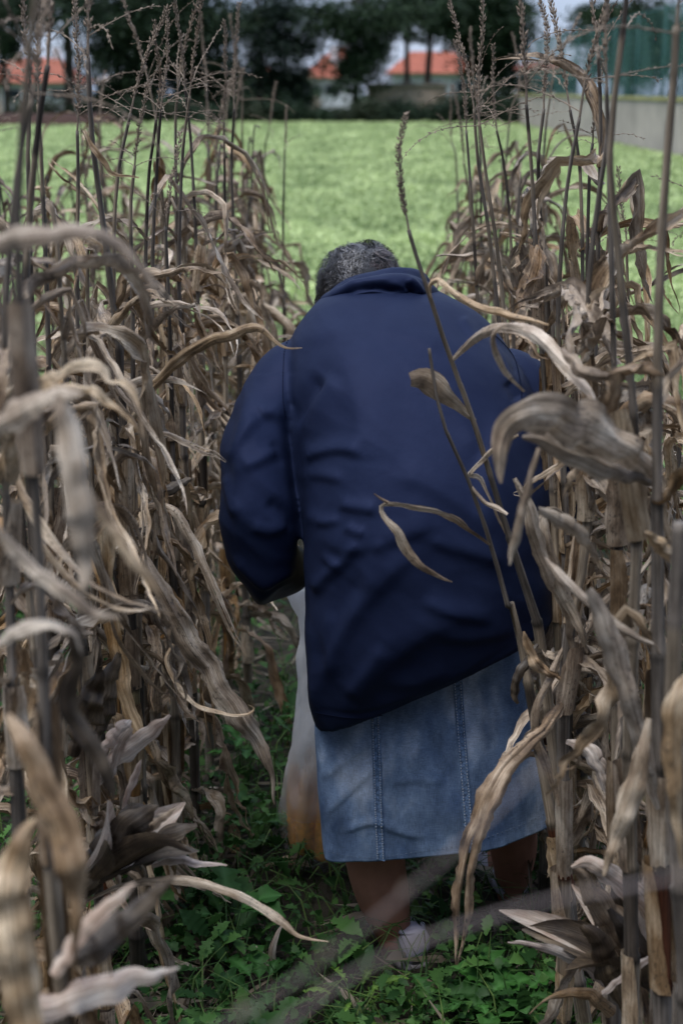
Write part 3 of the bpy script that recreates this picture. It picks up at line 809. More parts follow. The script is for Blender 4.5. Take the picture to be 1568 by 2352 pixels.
M_SKIN = simple_mat('skin', (0.36, 0.165, 0.105), 0.6, 14, 0.18, 0.2, 90, 0.001)
M_SHOE = simple_mat('canvas_shoe', (0.50, 0.47, 0.55), 0.8, 30, 0.15, 0.3, 500, 0.001)
M_SOLE = simple_mat('shoe_sole', (0.35, 0.32, 0.33), 0.8, 30, 0.15)
m, n, l, b = new_mat('grey_hair')
a_ = n.new('ShaderNodeVertexColor'); a_.layer_name = 'Col'; l.new(a_.outputs[0], b.inputs['Base Color'])
b.inputs['Roughness'].default_value = 0.45; b.inputs['Specular IOR Level'].default_value = 0.4
M_HAIR = m

# --- body (legs, trunk, neck, head with a face, arms, hands): one surface
def tb(mb, pts, rad, k=16, n=None):
    q = np.column_stack([np.array(pts, float), np.array(rad, float)])
    q = resample(q, n or max(8, len(pts) * 4))
    mb.tube(q[:, :3], np.maximum(q[:, 3], .002), k)
    def ball(c, r_):
        v, f = [], []
        K, H = 12, 8
        for i in range(H + 1):
            ph = math.pi * i / H
            for j in range(K):
                a = 2 * math.pi * j / K
                v.append(c + r_ * np.array([math.sin(ph) * math.cos(a) + (1e-5 if i in (0, H) else 0) * math.cos(a), math.sin(ph) * math.sin(a), math.cos(ph)]))
        for i in range(H):
            for j in range(K):
                f.append((i * K + j, (i + 1) * K + j, (i + 1) * K + (j + 1) % K, i * K + (j + 1) % K))
        f.append(tuple(range(K))); f.append(tuple(H * K + j for j in range(K - 1, -1, -1)))
        mb.add(v, f)
    ball(q[0, :3], q[0, 3] * .98); ball(q[-1, :3], q[-1, 3] * .98)
def ell(mb, c, ax, r3, K=24, H=14):
    v, f = [], []
    for i in range(H + 1):
        ph = math.pi * (i + (.02 if i == 0 else -.02 if i == H else 0)) / H
        for j in range(K):
            a = 2 * math.pi * j / K
            v.append(c + ax[0] * r3[0] * math.sin(ph) * math.cos(a) + ax[1] * r3[1] * math.sin(ph) * math.sin(a) + ax[2] * r3[2] * math.cos(ph))
    for i in range(H):
        for j in range(K): f.append((i * K + j, (i + 1) * K + j, (i + 1) * K + (j + 1) % K, i * K + (j + 1) % K))
    f.append(tuple(range(K))); f.append(tuple(H * K + j for j in range(K - 1, -1, -1)))
    mb.add(v, f)

HC = P(829, 686, 2.96)                                   # head centre
HUP = norm(np.array([0.02, 0.45, 0.89]))                 # crown direction: head bowed
HF = norm(np.array([0.10, 0.85, -0.45])); HF = norm(HF - HUP * np.dot(HF, HUP)); HR = np.cross(HF, HUP)
def build_body():
    mb = MB()
    # left leg (photo left) and right leg
    tb(mb, [P(838, 1700, 2.50), P(858, 1950, 2.47), P(880, 2060, 2.455), P(905, 2150, 2.455), P(910, 2185, 2.46)], [.075, .060, .052, .034, .032])
    tb(mb, [P(1120, 1700, 2.58), P(1170, 1900, 2.62), P(1178, 1960, 2.63), P(1175, 2040, 2.64), P(1172, 2075, 2.65)], [.075, .055, .048, .032, .030])
    for (a0, Y0) in ((P(908, 2205, 2.46), 0), (P(1170, 2085, 2.65), 0)):        # feet
        a0 = a0.copy(); a0[2] = 0.045
        tb(mb, [a0 + [0, -.02, .0], a0 + [-.01, .06, -.005], a0 + [-.02, .14, -.02], a0 + [-.025, .18, -.027]], [.030, .034, .028, .020])
    # trunk
    tb(mb, [P(980, 1600, 2.55), P(970, 1300, 2.60), P(930, 1000, 2.72), P(880, 820, 2.86), P(850, 760, 2.92)], [.13, .13, .12, .09, .055])
    tb(mb, [P(838, 1700, 2.52), P(980, 1560, 2.55), P(1120, 1700, 2.60)], [.075, .11, .075])
    tb(mb, [P(850, 770, 2.90), P(838, 720, 2.94), HC], [.055, .052, .05])        # neck
    # head
    ax = (HR, HF, HUP)
    ell(mb, HC + HUP * .012 - HF * .012, ax, (.074, .090, .084))
    ell(mb, HC - HUP * .045 + HF * .030, ax, (.055, .058, .062))
    ell(mb, HC + HF * .092 - HUP * .022, ax, (.012, .016, .024))                  # nose
    for s_ in (-1, 1):
        ell(mb, HC + HR * s_ * .076 - HUP * .012, ax, (.010, .018, .030), 12, 8)  # ears
        ell(mb, HC + HR * s_ * .030 + HF * .072 + HUP * .004, ax, (.013, .010, .008), 12, 8)  # eyes
    ell(mb, HC + HF * .080 - HUP * .060, ax, (.024, .010, .007), 12, 8)           # lips
    ell(mb, HC + HF * .076 - HUP * .090, ax, (.022, .018, .016), 12, 8)           # chin
    # arms
    tb(mb, [P(720, 860, 2.76), P(625, 960, 2.68), P(590, 1170, 2.56), P(615, 1275, 2.58), P(655, 1320, 2.66)], [.055, .050, .042, .038, .026])
    tb(mb, [P(1110, 860, 2.76), P(1215, 960, 2.66), P(1255, 1130, 2.60), P(1240, 1260, 2.72), P(1225, 1300, 2.86)], [.055, .050, .042, .036, .026])
    # hands
    def hand(wrist, fwd, side, down, curl):
        pc = wrist + fwd * .05
        ell(mb, pc, (side, fwd, down), (.038, .050, .016), 14, 10)
        for i, (so, L) in enumerate(((-.030, .066), (-.010, .075), (.010, .070), (.029, .056))):
            p0 = wrist + fwd * .085 + side * so
            a = curl
            p1 = p0 + (fwd * math.cos(a * .6) + down * math.sin(a * .6)) * L * .42
            p2 = p1 + (fwd * math.cos(a * 1.4) + down * math.sin(a * 1.4)) * L * .33
            p3 = p2 + (fwd * math.cos(a * 2.1) + down * math.sin(a * 2.1)) * L * .28
            tb(mb, [p0 - fwd * .02, p0, p1, p2, p3], [.0085, .009, .0085, .008, .0068], 10, 12)
        t0 = wrist + fwd * .03 - side * .030
        tb(mb, [t0, t0 - side * .022 + fwd * .024 + down * .008, t0 - side * .018 + fwd * .050 + down * .024, t0 - side * .004 + fwd * .064 + down * .036], [.011, .011, .0095, .008], 10, 12)
    f = norm(np.array([.75, .45, -.25])); d = norm(np.array([.25, .1, -1.0])); d = norm(d - f * np.dot(d, f)); s_ = np.cross(f, d)
    hand(P(655, 1320, 2.66), f, s_, d, 1.1)
    f = norm(np.array([-.1, .9, -.15])); d = np.array([0, 0, -1.0]); d = norm(d - f * np.dot(d, f)); s_ = np.cross(f, d)
    hand(P(1225, 1300, 2.86), f, s_, d, 0.6)
    me = remesh(mb, .0045, 4)
    return fin(me, 'body', M_SKIN, person)
build_body()

# --- jacket
TORSO = [(720, 1652, 1262, 1400, 2.40, .120, 3.2), (712, 1600, 1268, 1370, 2.40, .140, 2.9), (706, 1500, 1272, 1320, 2.41, .165, 2.6),
         (702, 1400, 1275, 1260, 2.43, .180, 2.4), (698, 1250, 1275, 1160, 2.46, .185, 2.3), (692, 1120, 1262, 1080, 2.51, .185, 2.3),
         (668, 980, 1238, 980, 2.58, .175, 2.3), (655, 880, 1205, 900, 2.65, .160, 2.3), (664, 810, 1160, 830, 2.71, .140, 2.3),
         (695, 760, 1100, 775, 2.77, .115, 2.2), (728, 722, 1040, 735, 2.82, .095, 2.0), (752, 698, 975, 705, 2.86, .080, 2.0)]
mb = loft(TORSO, None, 110, 150)
tb(mb, [P(735, 880, 2.72), P(676, 880, 2.68), P(632, 960, 2.62), P(600, 1070, 2.54), P(598, 1175, 2.48), P(600, 1262, 2.48), P(632, 1300, 2.56), P(662, 1308, 2.64)],
   [.080, .080, .079, .0760, .0730, .068, .058, .050], 48, 130)
tb(mb, [P(1120, 890, 2.72), P(1180, 900, 2.68), P(1225, 980, 2.62), P(1248, 1080, 2.56), P(1258, 1180, 2.56), P(1246, 1260, 2.64), P(1228, 1290, 2.80)],
   [.080, .078, .074, .070, .066, .060, .050], 48, 120)
jm = remesh(mb, .0052, 5)
# 0 valley / ridge strokes traced from the photo: (points, amplitude m, wide px, steep px)
ST = [
 ([(745, 868), (716, 900), (692, 938), (668, 985)], -.011, 12, 22), ([(770, 860), (748, 905), (720, 960), (700, 1010)], .006, 26, 18),
 ([(597, 960), (622, 955), (650, 957)], .007, 20, 9), ([(525, 1066), (560, 1012), (597, 962)], .007, 22, 9),
 ([(626, 1015), (640, 1040), (650, 1070)], -.006, 14, 14), 
 ([(690, 1058), (735, 1040), (785, 1034), (835, 1046)], .0075, 24, 9), ([(672, 1100), (730, 1092), (790, 1104)], .005, 18, 10),
 ([(854, 752), (939, 768), (1019, 806)], .004, 34, 16), ([(1058, 728), (1075, 752), (1092, 785)], .005, 14, 8),
 ([(1109, 753), (1150, 785), (1178, 822), (1192, 870)], -.005, 9, 9), ([(1168, 872), (1182, 895), (1196, 915)], -.008, 10, 14),
 ([(775, 1161), (820, 1168), (865, 1176)], .006, 20, 9), ([(791, 1209), (815, 1222), (840, 1228)], .005, 14, 9),
 ([(737, 1273), (765, 1292), (790, 1292), (820, 1246)], .006, 13, 10), ([(720, 1360), (750, 1325), (788, 1294)], .009, 16, 12),
 ([(840, 1318), (785, 1395), (750, 1485), (738, 1545)], -.009, 18, 26), ([(881, 1478), (850, 1530), (796, 1600)], .007, 24, 14),
 ([(966, 1379), (1030, 1405), (1130, 1426)], .006, 24, 12), ([(1003, 1460), (1090, 1466), (1180, 1450)], .005, 22, 12),
 ([(977, 1235), (1051, 1262), (1155, 1290)], .0055, 28, 14), ([(510, 1090), (525, 1140), (545, 1190)], .007, 14, 9),
 ([(612, 1150), (650, 1180), (672, 1220)], -.007, 14, 14), ([(575, 1210), (620, 1222), (668, 1200)], .006, 18, 10),
 ([(530, 1282), (570, 1312), (625, 1322), (690, 1312)], .009, 14, 6), ([(560, 1080), (600, 1060), (640, 1030)], .006, 18, 10),
 ([(700, 1420), (706, 1480), (716, 1560), (724, 1640)], .006, 14, 14), ([(760, 1400), (750, 1470), (770, 1560)], .005, 18, 12),
 ([(880, 1240), (850, 1300), (838, 1360)], .005, 22, 14), ([(900, 1090), (980, 1110), (1060, 1160), (1120, 1230)], .004, 40, 20),
 ([(700, 1180), (740, 1200), (780, 1195)], .006, 14, 9),
 ([(720, 1660), (735, 1560), (790, 1440), (880, 1330), (960, 1260)], .009, 40, 22), ([(800, 1660), (850, 1560), (950, 1470), (1080, 1400)], .008, 44, 24), ([(740, 800), (800, 850), (830, 960), (820, 1060)], .005, 60, 30),
 ([(1150, 950), (1120, 1100), (1130, 1250), (1180, 1370)], .009, 46, 24), ([(590, 880), (560, 1000), (548, 1120), (560, 1240)], .007, 30, 16), ([(730, 1230), (800, 1260), (900, 1240), (1010, 1200)], .006, 34, 16), ([(660, 800), (720, 770), (800, 765)], .003, 30, 18),
 ([(1000, 900), (1060, 960), (1100, 1040)], .004, 34, 20), ([(860, 1560), (940, 1570), (1030, 1540)], .004, 26, 16),
 ([(720, 1628), (800, 1640), (860, 1636), (960, 1606), (1060, 1558), (1180, 1480)], -.0025, 6, 6),
]
a, nn = get_co(jm)
px_, py_ = proj(a)
face = np.clip(-(nn @ VIEW) * 1.6 + .2, 0, 1)
d = stroke_disp(px_, py_, ST) * face * 1.25
lowf = np.array([noise.noise(Vector((p[0] * 9, p[1] * 6, p[2] * 12))) * .005 + noise.ridged_multi_fractal(Vector((p[0] * 7 + 3, p[1] * 4, p[2] * 15 + p[0] * 9)), 1, 2, 2, 1, 2) * .0020 for p in a])
arm = np.clip((690 - px_) / 40, 0, 1) * (py_ > 860)
d += lowf * (0.65 + 0.9 * arm) - .002
a = a + nn * d[:, None]
cr = stroke_disp(px_, py_, [([(655, 950), (664, 1020), (674, 1100), (688, 1180), (700, 1260)], .034, 9, 7)])
a = a + VIEW * (cr * (nn @ VIEW < .1))[:, None]
# sharp elbow point of the cuff
k = np.exp(-(((px_ - 600) / 30) ** 2 + ((py_ - 1345) / 34) ** 2)); a[:, 2] -= .026 * k
jm.vertices.foreach_set('co', a.astype(np.float32).ravel()); jm.update()
bm = bmesh.new(); bm.from_mesh(jm); bm.verts.ensure_lookup_table()
vv = [bm.verts[int(i)] for i in np.where(stroke_disp(px_, py_, [([(650, 930), (664, 1020), (674, 1100), (688, 1180), (702, 1280)], 1.0, 26, 24)]) > .12)[0]]
for _ in range(7): bmesh.ops.smooth_vert(bm, verts=vv, factor=.5, use_axis_x=True, use_axis_y=True, use_axis_z=True)
bm.to_mesh(jm); bm.free()
jacket = fin(jm, 'jacket', M_NAVY, person)

def surf(mesh_obj):
    from mathutils.bvhtree import BVHTree
    bm = bmesh.new(); bm.from_mesh(mesh_obj.data); tr = BVHTree.FromBMesh(bm); bm.free()
    return tr
def on_surface(tree_, px, py, lift=.0015):
    o_ = Vector((0, 0, CAMH)) - Vector(OFF); d_ = Vector(norm(P(px, py, 2.0) - np.array([0, 0, CAMH])))
    hit = tree_.ray_cast(o_, d_)
    if hit[0] is None: return None, None
    nn_ = hit[1] if hit[1].dot(d_) < 0 else -hit[1]
    return np.array(hit[0]) + np.array(nn_) * lift, np.array(nn_)
JT = surf(jacket)
def seam_line(tree_, pts, parent, mat, dash=None, r_=.0009, name='seam', n=90, lift=.0012):
    q = resample(np.array([(a_, b__, 0) for a_, b__ in pts], float), n)[:, :2]
    s = [on_surface(tree_, x, y, lift)[0] for x, y in q]
    mb = MB(); run = []
    for i, p in enumerate(s):
        if p is None or (dash and i % dash == dash - 1) or (run and np.linalg.norm(p - run[-1]) > .06):
            if len(run) > 1: mb.tube(run, r_, 5)
            run = []
            if p is None: continue
            if dash and i % dash == dash - 1: continue
        run.append(p)
    if len(run) > 1: mb.tube(run, r_, 5)
    if mb.n: return link(name, mb.mesh(name, mat), parent)
seam_line(JT, [(672, 765), (655, 800), (650, 860), (650, 920), (655, 960)], jacket, M_NSTITCH, 3, .0009, 'shoulder_seam', 90)
seam_line(JT, [(1112, 752), (1150, 785), (1180, 824), (1194, 880), (1198, 930)], jacket, M_NSTITCH, None, .0008, 'shoulder_seam', 60)
seam_line(JT, [(724, 1636), (800, 1648), (860, 1645), (960, 1616), (1060, 1566)], jacket, M_NSTITCH, None, .0008, 'hem_seam', 90)

# hood bunched round the neck
mb = MB()
tb(mb, [P(722, 742, 2.84), P(752, 708, 2.765), P(800, 686, 2.715), P(862, 674, 2.70), P(925, 670, 2.705), P(968, 684, 2.74), P(992, 706, 2.80)], [.016, .024, .030, .033, .034, .032, .020], 32, 90)
tb(mb, [P(728, 722, 2.88), P(765, 690, 2.81), P(812, 664, 2.765), P(870, 650, 2.745), P(925, 645, 2.75), P(962, 655, 2.80), P(985, 692, 2.88)], [.012, .017, .021, .025, .026, .024, .018], 32, 90)
tb(mb, [P(985, 700, 2.86), P(960, 690, 2.98), P(900, 690, 3.06), P(820, 700, 3.06), P(760, 715, 2.98), P(728, 728, 2.88)], [.022, .024, .022, .022, .022, .016], 16, 36)
hm = remesh(mb, .0042, 6); SOFT = False
a, nn = get_co(hm); px_, py_ = proj(a)
HS_ = [([(735, 715), (790, 672), (850, 655), (915, 668), (960, 672)], -.017, 8, 12), ([(790, 702), (850, 682), (900, 690), (955, 704)], -.014, 7, 10),
       ([(742, 728), (790, 698), (840, 690), (880, 694)], -.011, 6, 8), ([(930, 652), (948, 665), (952, 684), (985, 690)], -.014, 7, 9), ([(935, 640), (955, 655), (975, 680)], .006, 8, 8),
       ([(880, 690), (915, 672), (950, 668)], .008, 9, 6), ([(800, 665), (850, 645), (900, 640)], .004, 12, 6), ([(760, 690), (820, 668), (880, 664)], .004, 10, 6)]
a = a + nn * (stroke_disp(px_, py_, HS_) * np.clip(-(nn @ VIEW) * 1.6 + .4, 0, 1) + np.array([noise.noise(Vector(p * 30)) * .003 for p in a]))[:, None]
hm.vertices.foreach_set('co', a.astype(np.float32).ravel()); hm.update()
fin(hm, 'hood', M_NAVY, jacket)

# hair: many short wavy strands
def build_hair():
    rg = np.random.default_rng(3)
    V, Q, C = [], [], []; off = 0; n_ = 0
    mb = MB()
    ell(mb, HC + HUP * .014 - HF * .016, (HR, HF, HUP), (.083, .098, .092), 32, 20)
    sv = np.vstack(mb.v); sv = sv + norm(sv - HC) * np.array([[nval(*(p * 40)) * .006] for p in sv])
    V.append(sv); F = [tuple(f) for f in mb.f]; C.append(np.full((len(sv), 3), .03)); off = len(sv)
    NS = 5200; cnt = 0; SEG = 8
    while cnt < NS:
        d = norm(rg.normal(size=3))
        f_, u_, s_ = d @ HF, d @ HUP, d @ HR
        if f_ > .55 and u_ < .55: continue
        if u_ < -.75: continue
        cnt += 1
        p = HC + HUP * .014 - HF * .016 + HR * s_ * .080 + HF * f_ * .094 + HUP * u_ * .088
        flow = norm(-HUP * .8 - HF * .35 + HR * s_ * .6 + rg.normal(size=3) * .16)
        lump = np.array([nval(p[0] * 28, p[1] * 28, p[2] * 28), nval(p[0] * 28 + 9, p[1] * 28, p[2] * 28), nval(p[0] * 28, p[1] * 28 + 9, p[2] * 28)])
        L = rg.uniform(.026, .052); w = rg.uniform(.0005, .0010)
        flow = norm(flow + lump * 1.9); ph0 = 6 * lump[1] + 14 * lump[0]
        if u_ > .75 and rg.random() < .25: flow = norm(flow + d * 1.2)
        q = p.copy(); wid = norm(np.cross(flow, d)); ph = ph0 + rg.uniform(-.5, .5); fr = 3.6
        row = []
        for k in range(SEG):
            t = k / (SEG - 1)
            lift = .006 * math.sin(math.pi * min(1, t * .9 + .1)) + .003
            c = p + flow * L * t + d * (lift + .012 * rg.normal() * .03) + wid * .0048 * math.sin(ph + fr * t * 2)
            # follow the scalp
            rel = c - HC; c = HC + norm(rel) * (np.linalg.norm(p - HC) + lift * (1 + 1.6 * lump[0]) + .004 * math.sin(ph + fr * t * 2) * .6)
            ww = w * (1 - .7 * t)
            row += [c - wid * ww, c + wid * ww]
        base = np.array([0.030, 0.028, 0.029]) if rg.random() < .55 - lump[2] * 1.1 else (np.array([0.11, 0.108, 0.115]) if rg.random() < .6 else np.array([0.21, 0.205, 0.21]))
        if s_ > .35 and u_ > -.2: base = base * .5 + np.array([.030, .013, .010])
        V.append(np.array(row)); C.append(np.broadcast_to(base * rg.uniform(.7, 1.3), (SEG * 2, 3)))
        F += [(off + 2 * k, off + 2 * k + 1, off + 2 * k + 3, off + 2 * k + 2) for k in range(SEG - 1)]
        off += SEG * 2
    me = mesh_from('hair', np.vstack(V) - OFF, F, M_HAIR, None, np.vstack(C))
    link('hair', me, person)
build_hair()

SOFT = True
# skirt
SK = [(742, 1500, 1200, 1430, 2.47, .105, 2.6), (732, 1600, 1215, 1540, 2.47, .115, 2.8), (728, 1690, 1232, 1640, 2.46, .122, 3.0),
      (731, 1800, 1252, 1740, 2.455, .125, 3.2), (735, 1880, 1262, 1810, 2.455, .125, 3.2), (737, 1925, 1268, 1850, 2.455, .125, 3.2)]
mb = loft(SK, None, 220, 130, caps=False)
v = np.vstack(mb.v); kk = 220
Vn = []
for i in range(130):
    for j in range(kk):
        p = v[i * kk + j].copy(); t = i / 129; th = 2 * math.pi * j / kk
        c = v[i * kk:(i + 1) * kk].mean(0) if j == 0 else c
        dr = norm(p - c)
        w = (.004 * nval(math.cos(th) * 3 + 5, math.sin(th) * 3, t * 1.2) * 2 + .006 * t * math.sin(th * 5 + 1.0) + .003 * nval(p[0] * 22, p[2] * 14 + p[0] * 16, 2))
        Vn.append(p + dr * w)
v = np.array(Vn)
px_, py_ = proj(v)
SKS = [([(735, 1790), (800, 1740), (850, 1700)], .005, 16, 10), ([(745, 1870), (800, 1820), (860, 1760)], .004, 14, 8), ([(880, 1900), (930, 1915), (970, 1925)], .004, 12, 7),
       ([(1000, 1740), (1020, 1700), (1040, 1660)], -.005, 8, 8), ([(1120, 1650), (1100, 1720), (1075, 1790)], .004, 18, 10), ([(900, 1800), (960, 1790), (1020, 1800)], .003, 14, 8),
       ([(790, 1910), (850, 1890), (900, 1900)], .004, 12, 7), ([(1150, 1700), (1140, 1790), (1160, 1880)], .005, 22, 14), ([(770, 1690), (790, 1750), (770, 1820)], -.004, 14, 10)]
v[:, 1] -= stroke_disp(px_, py_, SKS)
sm_ = mesh_from('skirt', v - OFF, mb.f, M_DENIM)
skirt = link('skirt', sm_, person)
md = skirt.modifiers.new('thick', 'SOLIDIFY'); md.thickness = .0025; md.offset = -1
KT = surf(skirt)
def skirt_seam(pts):
    q = resample(np.array([(a_, b__, 0) for a_, b__ in pts], float), 120)[:, :2]
    mb = MB(); prev = None; rows = []
    for i, (x, y) in enumerate(q):
        p, nn_ = on_surface(KT, x, y, .0015)
        if p is None: continue
        rows.append((p, nn_))
    vs, fs = [], []
    for i, (p, nn_) in enumerate(rows):
        tt = norm(rows[min(i + 1, len(rows) - 1)][0] - rows[max(i - 1, 0)][0]); s = np.cross(tt, nn_)
        pk = .0008 * math.sin(i * 1.7)
        for w, h in ((-.0085, -.0012), (-.0072, .0030 + pk), (-.002, .0002 + pk), (.002, .0002 - pk), (.0072, .0030 - pk), (.0085, -.0012)): vs.append(p + s * w + nn_ * h)
    fs = [(i * 6 + j, i * 6 + j + 1, i * 6 + j + 7, i * 6 + j + 6) for i in range(len(rows) - 1) for j in range(5)]
    mb.add(vs, fs); sm = link('skirt_seam', mb.mesh('skirt_seam', M_DSEAM), skirt)
    mb = MB()
    for s0 in (-.0052, .0052):
        for i in range(0, len(rows) - 2, 2):
            p, nn_ = rows[i]; p2, n2 = rows[i + 1]
            tt = norm(p2 - p); s = np.cross(tt, nn_)
            mb.tube([p + s * s0 + nn_ * .0030, p2 + s * s0 + nn_ * .0030], .0008, 4)
    link('stitching', mb.mesh('stitching', M_STITCH), skirt)
skirt_seam([(862, 1640), (866, 1760), (869, 1880), (874, 1975)])
skirt_seam([(1050, 1560), (1058, 1680), (1068, 1800), (1078, 1950)])
M_HST = simple_mat('hem_thread', (0.16, 0.20, 0.27), 0.9, 300, 0.4)
seam_line(KT, [(745, 1952), (800, 1966), (870, 1968), (960, 1955), (1060, 1940), (1180, 1900), (1250, 1868)], skirt, M_HST, 3, .0005, 'hem_stitching', 150)

# shoes
def shoe(cx, cy, Y, yaw):
    a0 = P(cx, cy, Y); mb = MB()
    prof = [(-.052, .018, .058), (-.040, .031, .074), (-.010, .036, .064), (.02, .036, .052), (.05, .036, .046), (.10, .042, .040), (.15, .040, .030), (.18, .026, .020)]
    q = resample(np.array([(y, w, h) for y, w, h in prof]), 26)
    k = 20; vs = []
    for y, w, h in q:
        for j in range(k):
            a = 2 * math.pi * j / k
            vs.append((w * math.cos(a), y, .012 + h * .55 + h * .5 * math.sin(a)))
    v = np.array(vs); c_, s_ = math.cos(yaw), math.sin(yaw)
    v = np.column_stack([v[:, 0] * c_ - v[:, 1] * s_ + a0[0], v[:, 0] * s_ + v[:, 1] * c_ + a0[1], v[:, 2]])
    fs = [(i * k + j, i * k + (j + 1) % k, (i + 1) * k + (j + 1) % k, (i + 1) * k + j) for i in range(25) for j in range(k)] + [tuple(range(k - 1, -1, -1)), tuple(25 * k + j for j in range(k))]
    mb.add(v, fs); sh = mb.build('shoe', M_SHOE, person)
    sl = MB(); vs = []
    for y, w, h in q:
        vs += [(-w * 1.02, y, 0), (w * 1.02, y, 0), (w * 1.02, y, .016), (-w * 1.02, y, .016)]
    v = np.array(vs); v = np.column_stack([v[:, 0] * c_ - v[:, 1] * s_ + a0[0], v[:, 0] * s_ + v[:, 1] * c_ + a0[1], v[:, 2]])
    fs = [(i * 4 + j, i * 4 + (j + 1) % 4, i * 4 + 4 + (j + 1) % 4, i * 4 + 4 + j) for i in range(25) for j in range(4)] + [(3, 2, 1, 0), (100, 101, 102, 103)]
    sl.add(v, fs); link('sole', sl.mesh('sole', M_SOLE, True, OFF), sh)
    # flared padded heel collar
    col = MB(); pts = []
    for j in range(15):
        a = math.radians(-200 + 220 * j / 14)
        pts.append((a0[0] + .031 * math.cos(a) * c_, a0[1] - .004 + .040 * math.sin(a), .072 + .010 * (-math.sin(a))))
    col.tube(pts, .0045, 8); link('collar', col.mesh('collar', M_SHOE, True, OFF), sh)
shoe(936, 2205, 2.455, .30)
shoe(1165, 2085, 2.66, .2)

# ---------------------------------------------------------------- plastic bag with cobs
m, n, l, b = new_mat('thin_plastic')
g = n.new('ShaderNodeTexCoord').outputs['Object']
b.inputs['Base Color'].default_value = (0.88, 0.88, 0.88, 1); b.inputs['Roughness'].default_value = 0.4
tr = n.new('ShaderNodeBsdfTransparent'); tl = n.new('ShaderNodeBsdfTranslucent'); tl.inputs[0].default_value = (0.85, 0.85, 0.85, 1)
m1 = n.new('ShaderNodeMixShader'); m1.inputs[0].default_value = .45; l.new(b.outputs[0], m1.inputs[1]); l.new(tl.outputs[0], m1.inputs[2])
m2 = n.new('ShaderNodeMixShader'); m2.inputs[0].default_value = .50
sz = n.new('ShaderNodeSeparateXYZ'); l.new(g, sz.inputs[0]); mz = n.new('ShaderNodeMapRange'); mz.inputs['From Min'].default_value = .12; mz.inputs['From Max'].default_value = .27; mz.inputs['To Min'].default_value = .20; mz.inputs['To Max'].default_value = .88
l.new(sz.outputs[2], mz.inputs[0]); l.new(mz.outputs[0], m2.inputs[0])
l.new(tr.outputs[0], m2.inputs[1]); l.new(m1.outputs[0], m2.inputs[2]); l.new(m2.outputs[0], n['Material Output'].inputs[0])
tn = tex(n, l, g, 18, (1, 1, .35), 4); bump(n, l, b, tn, 1.0, .02)
M_BAG = m
BG = [(652, 1352, 716, 1352, 2.78, .012, 2), (668, 1385, 722, 1385, 2.79, .018, 2), (690, 1450, 770, 1450, 2.81, .035, 2), (684, 1550, 800, 1550, 2.82, .055, 2.2), (672, 1680, 820, 1680, 2.82, .075, 2.3),
      (655, 1790, 830, 1790, 2.82, .090, 2.4), (644, 1870, 835, 1870, 2.82, .095, 2.5), (650, 1930, 830, 1930, 2.82, .085, 2.5), (672, 1972, 810, 1972, 2.82, .06, 2.5)]
mb = loft(BG, None, 60, 60, caps=False)
v = np.vstack(mb.v); cbag = v.mean(0)
for i, p in enumerate(v):
    t = i // 60 / 59; dr = norm(np.array([p[0] - cbag[0], p[1] - cbag[1], 0]))
    v[i] = p + dr * (.010 * nval(p[0] * 20, p[1] * 20, p[2] * 7) + .006 * nval(p[0] * 50, p[1] * 50, p[2] * 20))
mb.v = [v]; mb.f.append(tuple(59 * 60 + j for j in range(60)))
bagt = thing('plastic_bag', 'thin white plastic bag with yellow corn inside, held in the left hand', 'bag', (cbag[0], cbag[1], v[:, 2].min()))
mb.build('bag_body', M_BAG, bagt)
hd = MB(); hd.tube(resample([P(660, 1356, 2.78), P(668, 1332, 2.765), P(690, 1322, 2.76), P(706, 1334, 2.765), P(712, 1356, 2.78)], 14), .0035, 6); hd.build('handle', M_BAG, bagt)
M_COB = simple_mat('corn_kernels', (0.72, 0.33, 0.045), 0.5, 60, 0.35)
cob_me = None
def cob_mesh():
    vs, fs, cnt = [], [], 0
    nr, k = 22, 14
    for i in range(nr):
        t = i / (nr - 1); R_ = .021 * (1 - .55 * t ** 2.5) * (1 if i else .6)
        for j in range(k * 2):
            a = math.pi * j / k + (i % 2) * .1
            rr_ = R_ * (1.0 + (.10 if (j % 2 and i % 2) else -.02))
            vs.append((rr_ * math.cos(a), rr_ * math.sin(a), t * .17))
    K = k * 2
    fs = [(i * K + j, i * K + (j + 1) % K, (i + 1) * K + (j + 1) % K, (i + 1) * K + j) for i in range(nr - 1) for j in range(K)] + [tuple(range(K - 1, -1, -1)), tuple((nr - 1) * K + j for j in range(K))]
    return mesh_from('corn_cob', vs, fs, M_COB)
cob_me = cob_mesh()
rg = random.Random(4)
for i, (dx, dy, dz) in enumerate([(-.030, -.042, .030), (.010, -.050, .020), (.045, -.035, .020), (-.046, -.004, .025), (.0, .005, .02), (.04, .01, .02), (-.02, .04, .03), (-.018, -.020, .075)]):
    o = link('corn_cob', cob_me); o.scale = (1.15,) * 3; o.location = (cbag[0] + dx, cbag[1] + dy, v[:, 2].min() + .012 + dz)
    o.rotation_euler = (rg.uniform(-.10, .10), rg.uniform(-.08, .08), rg.uniform(0, 6))
    o['label'] = 'yellow corn cob in the bottom of the white plastic bag'; o['category'] = 'corn cob'; o['group'] = 'corn cobs inside the plastic bag'

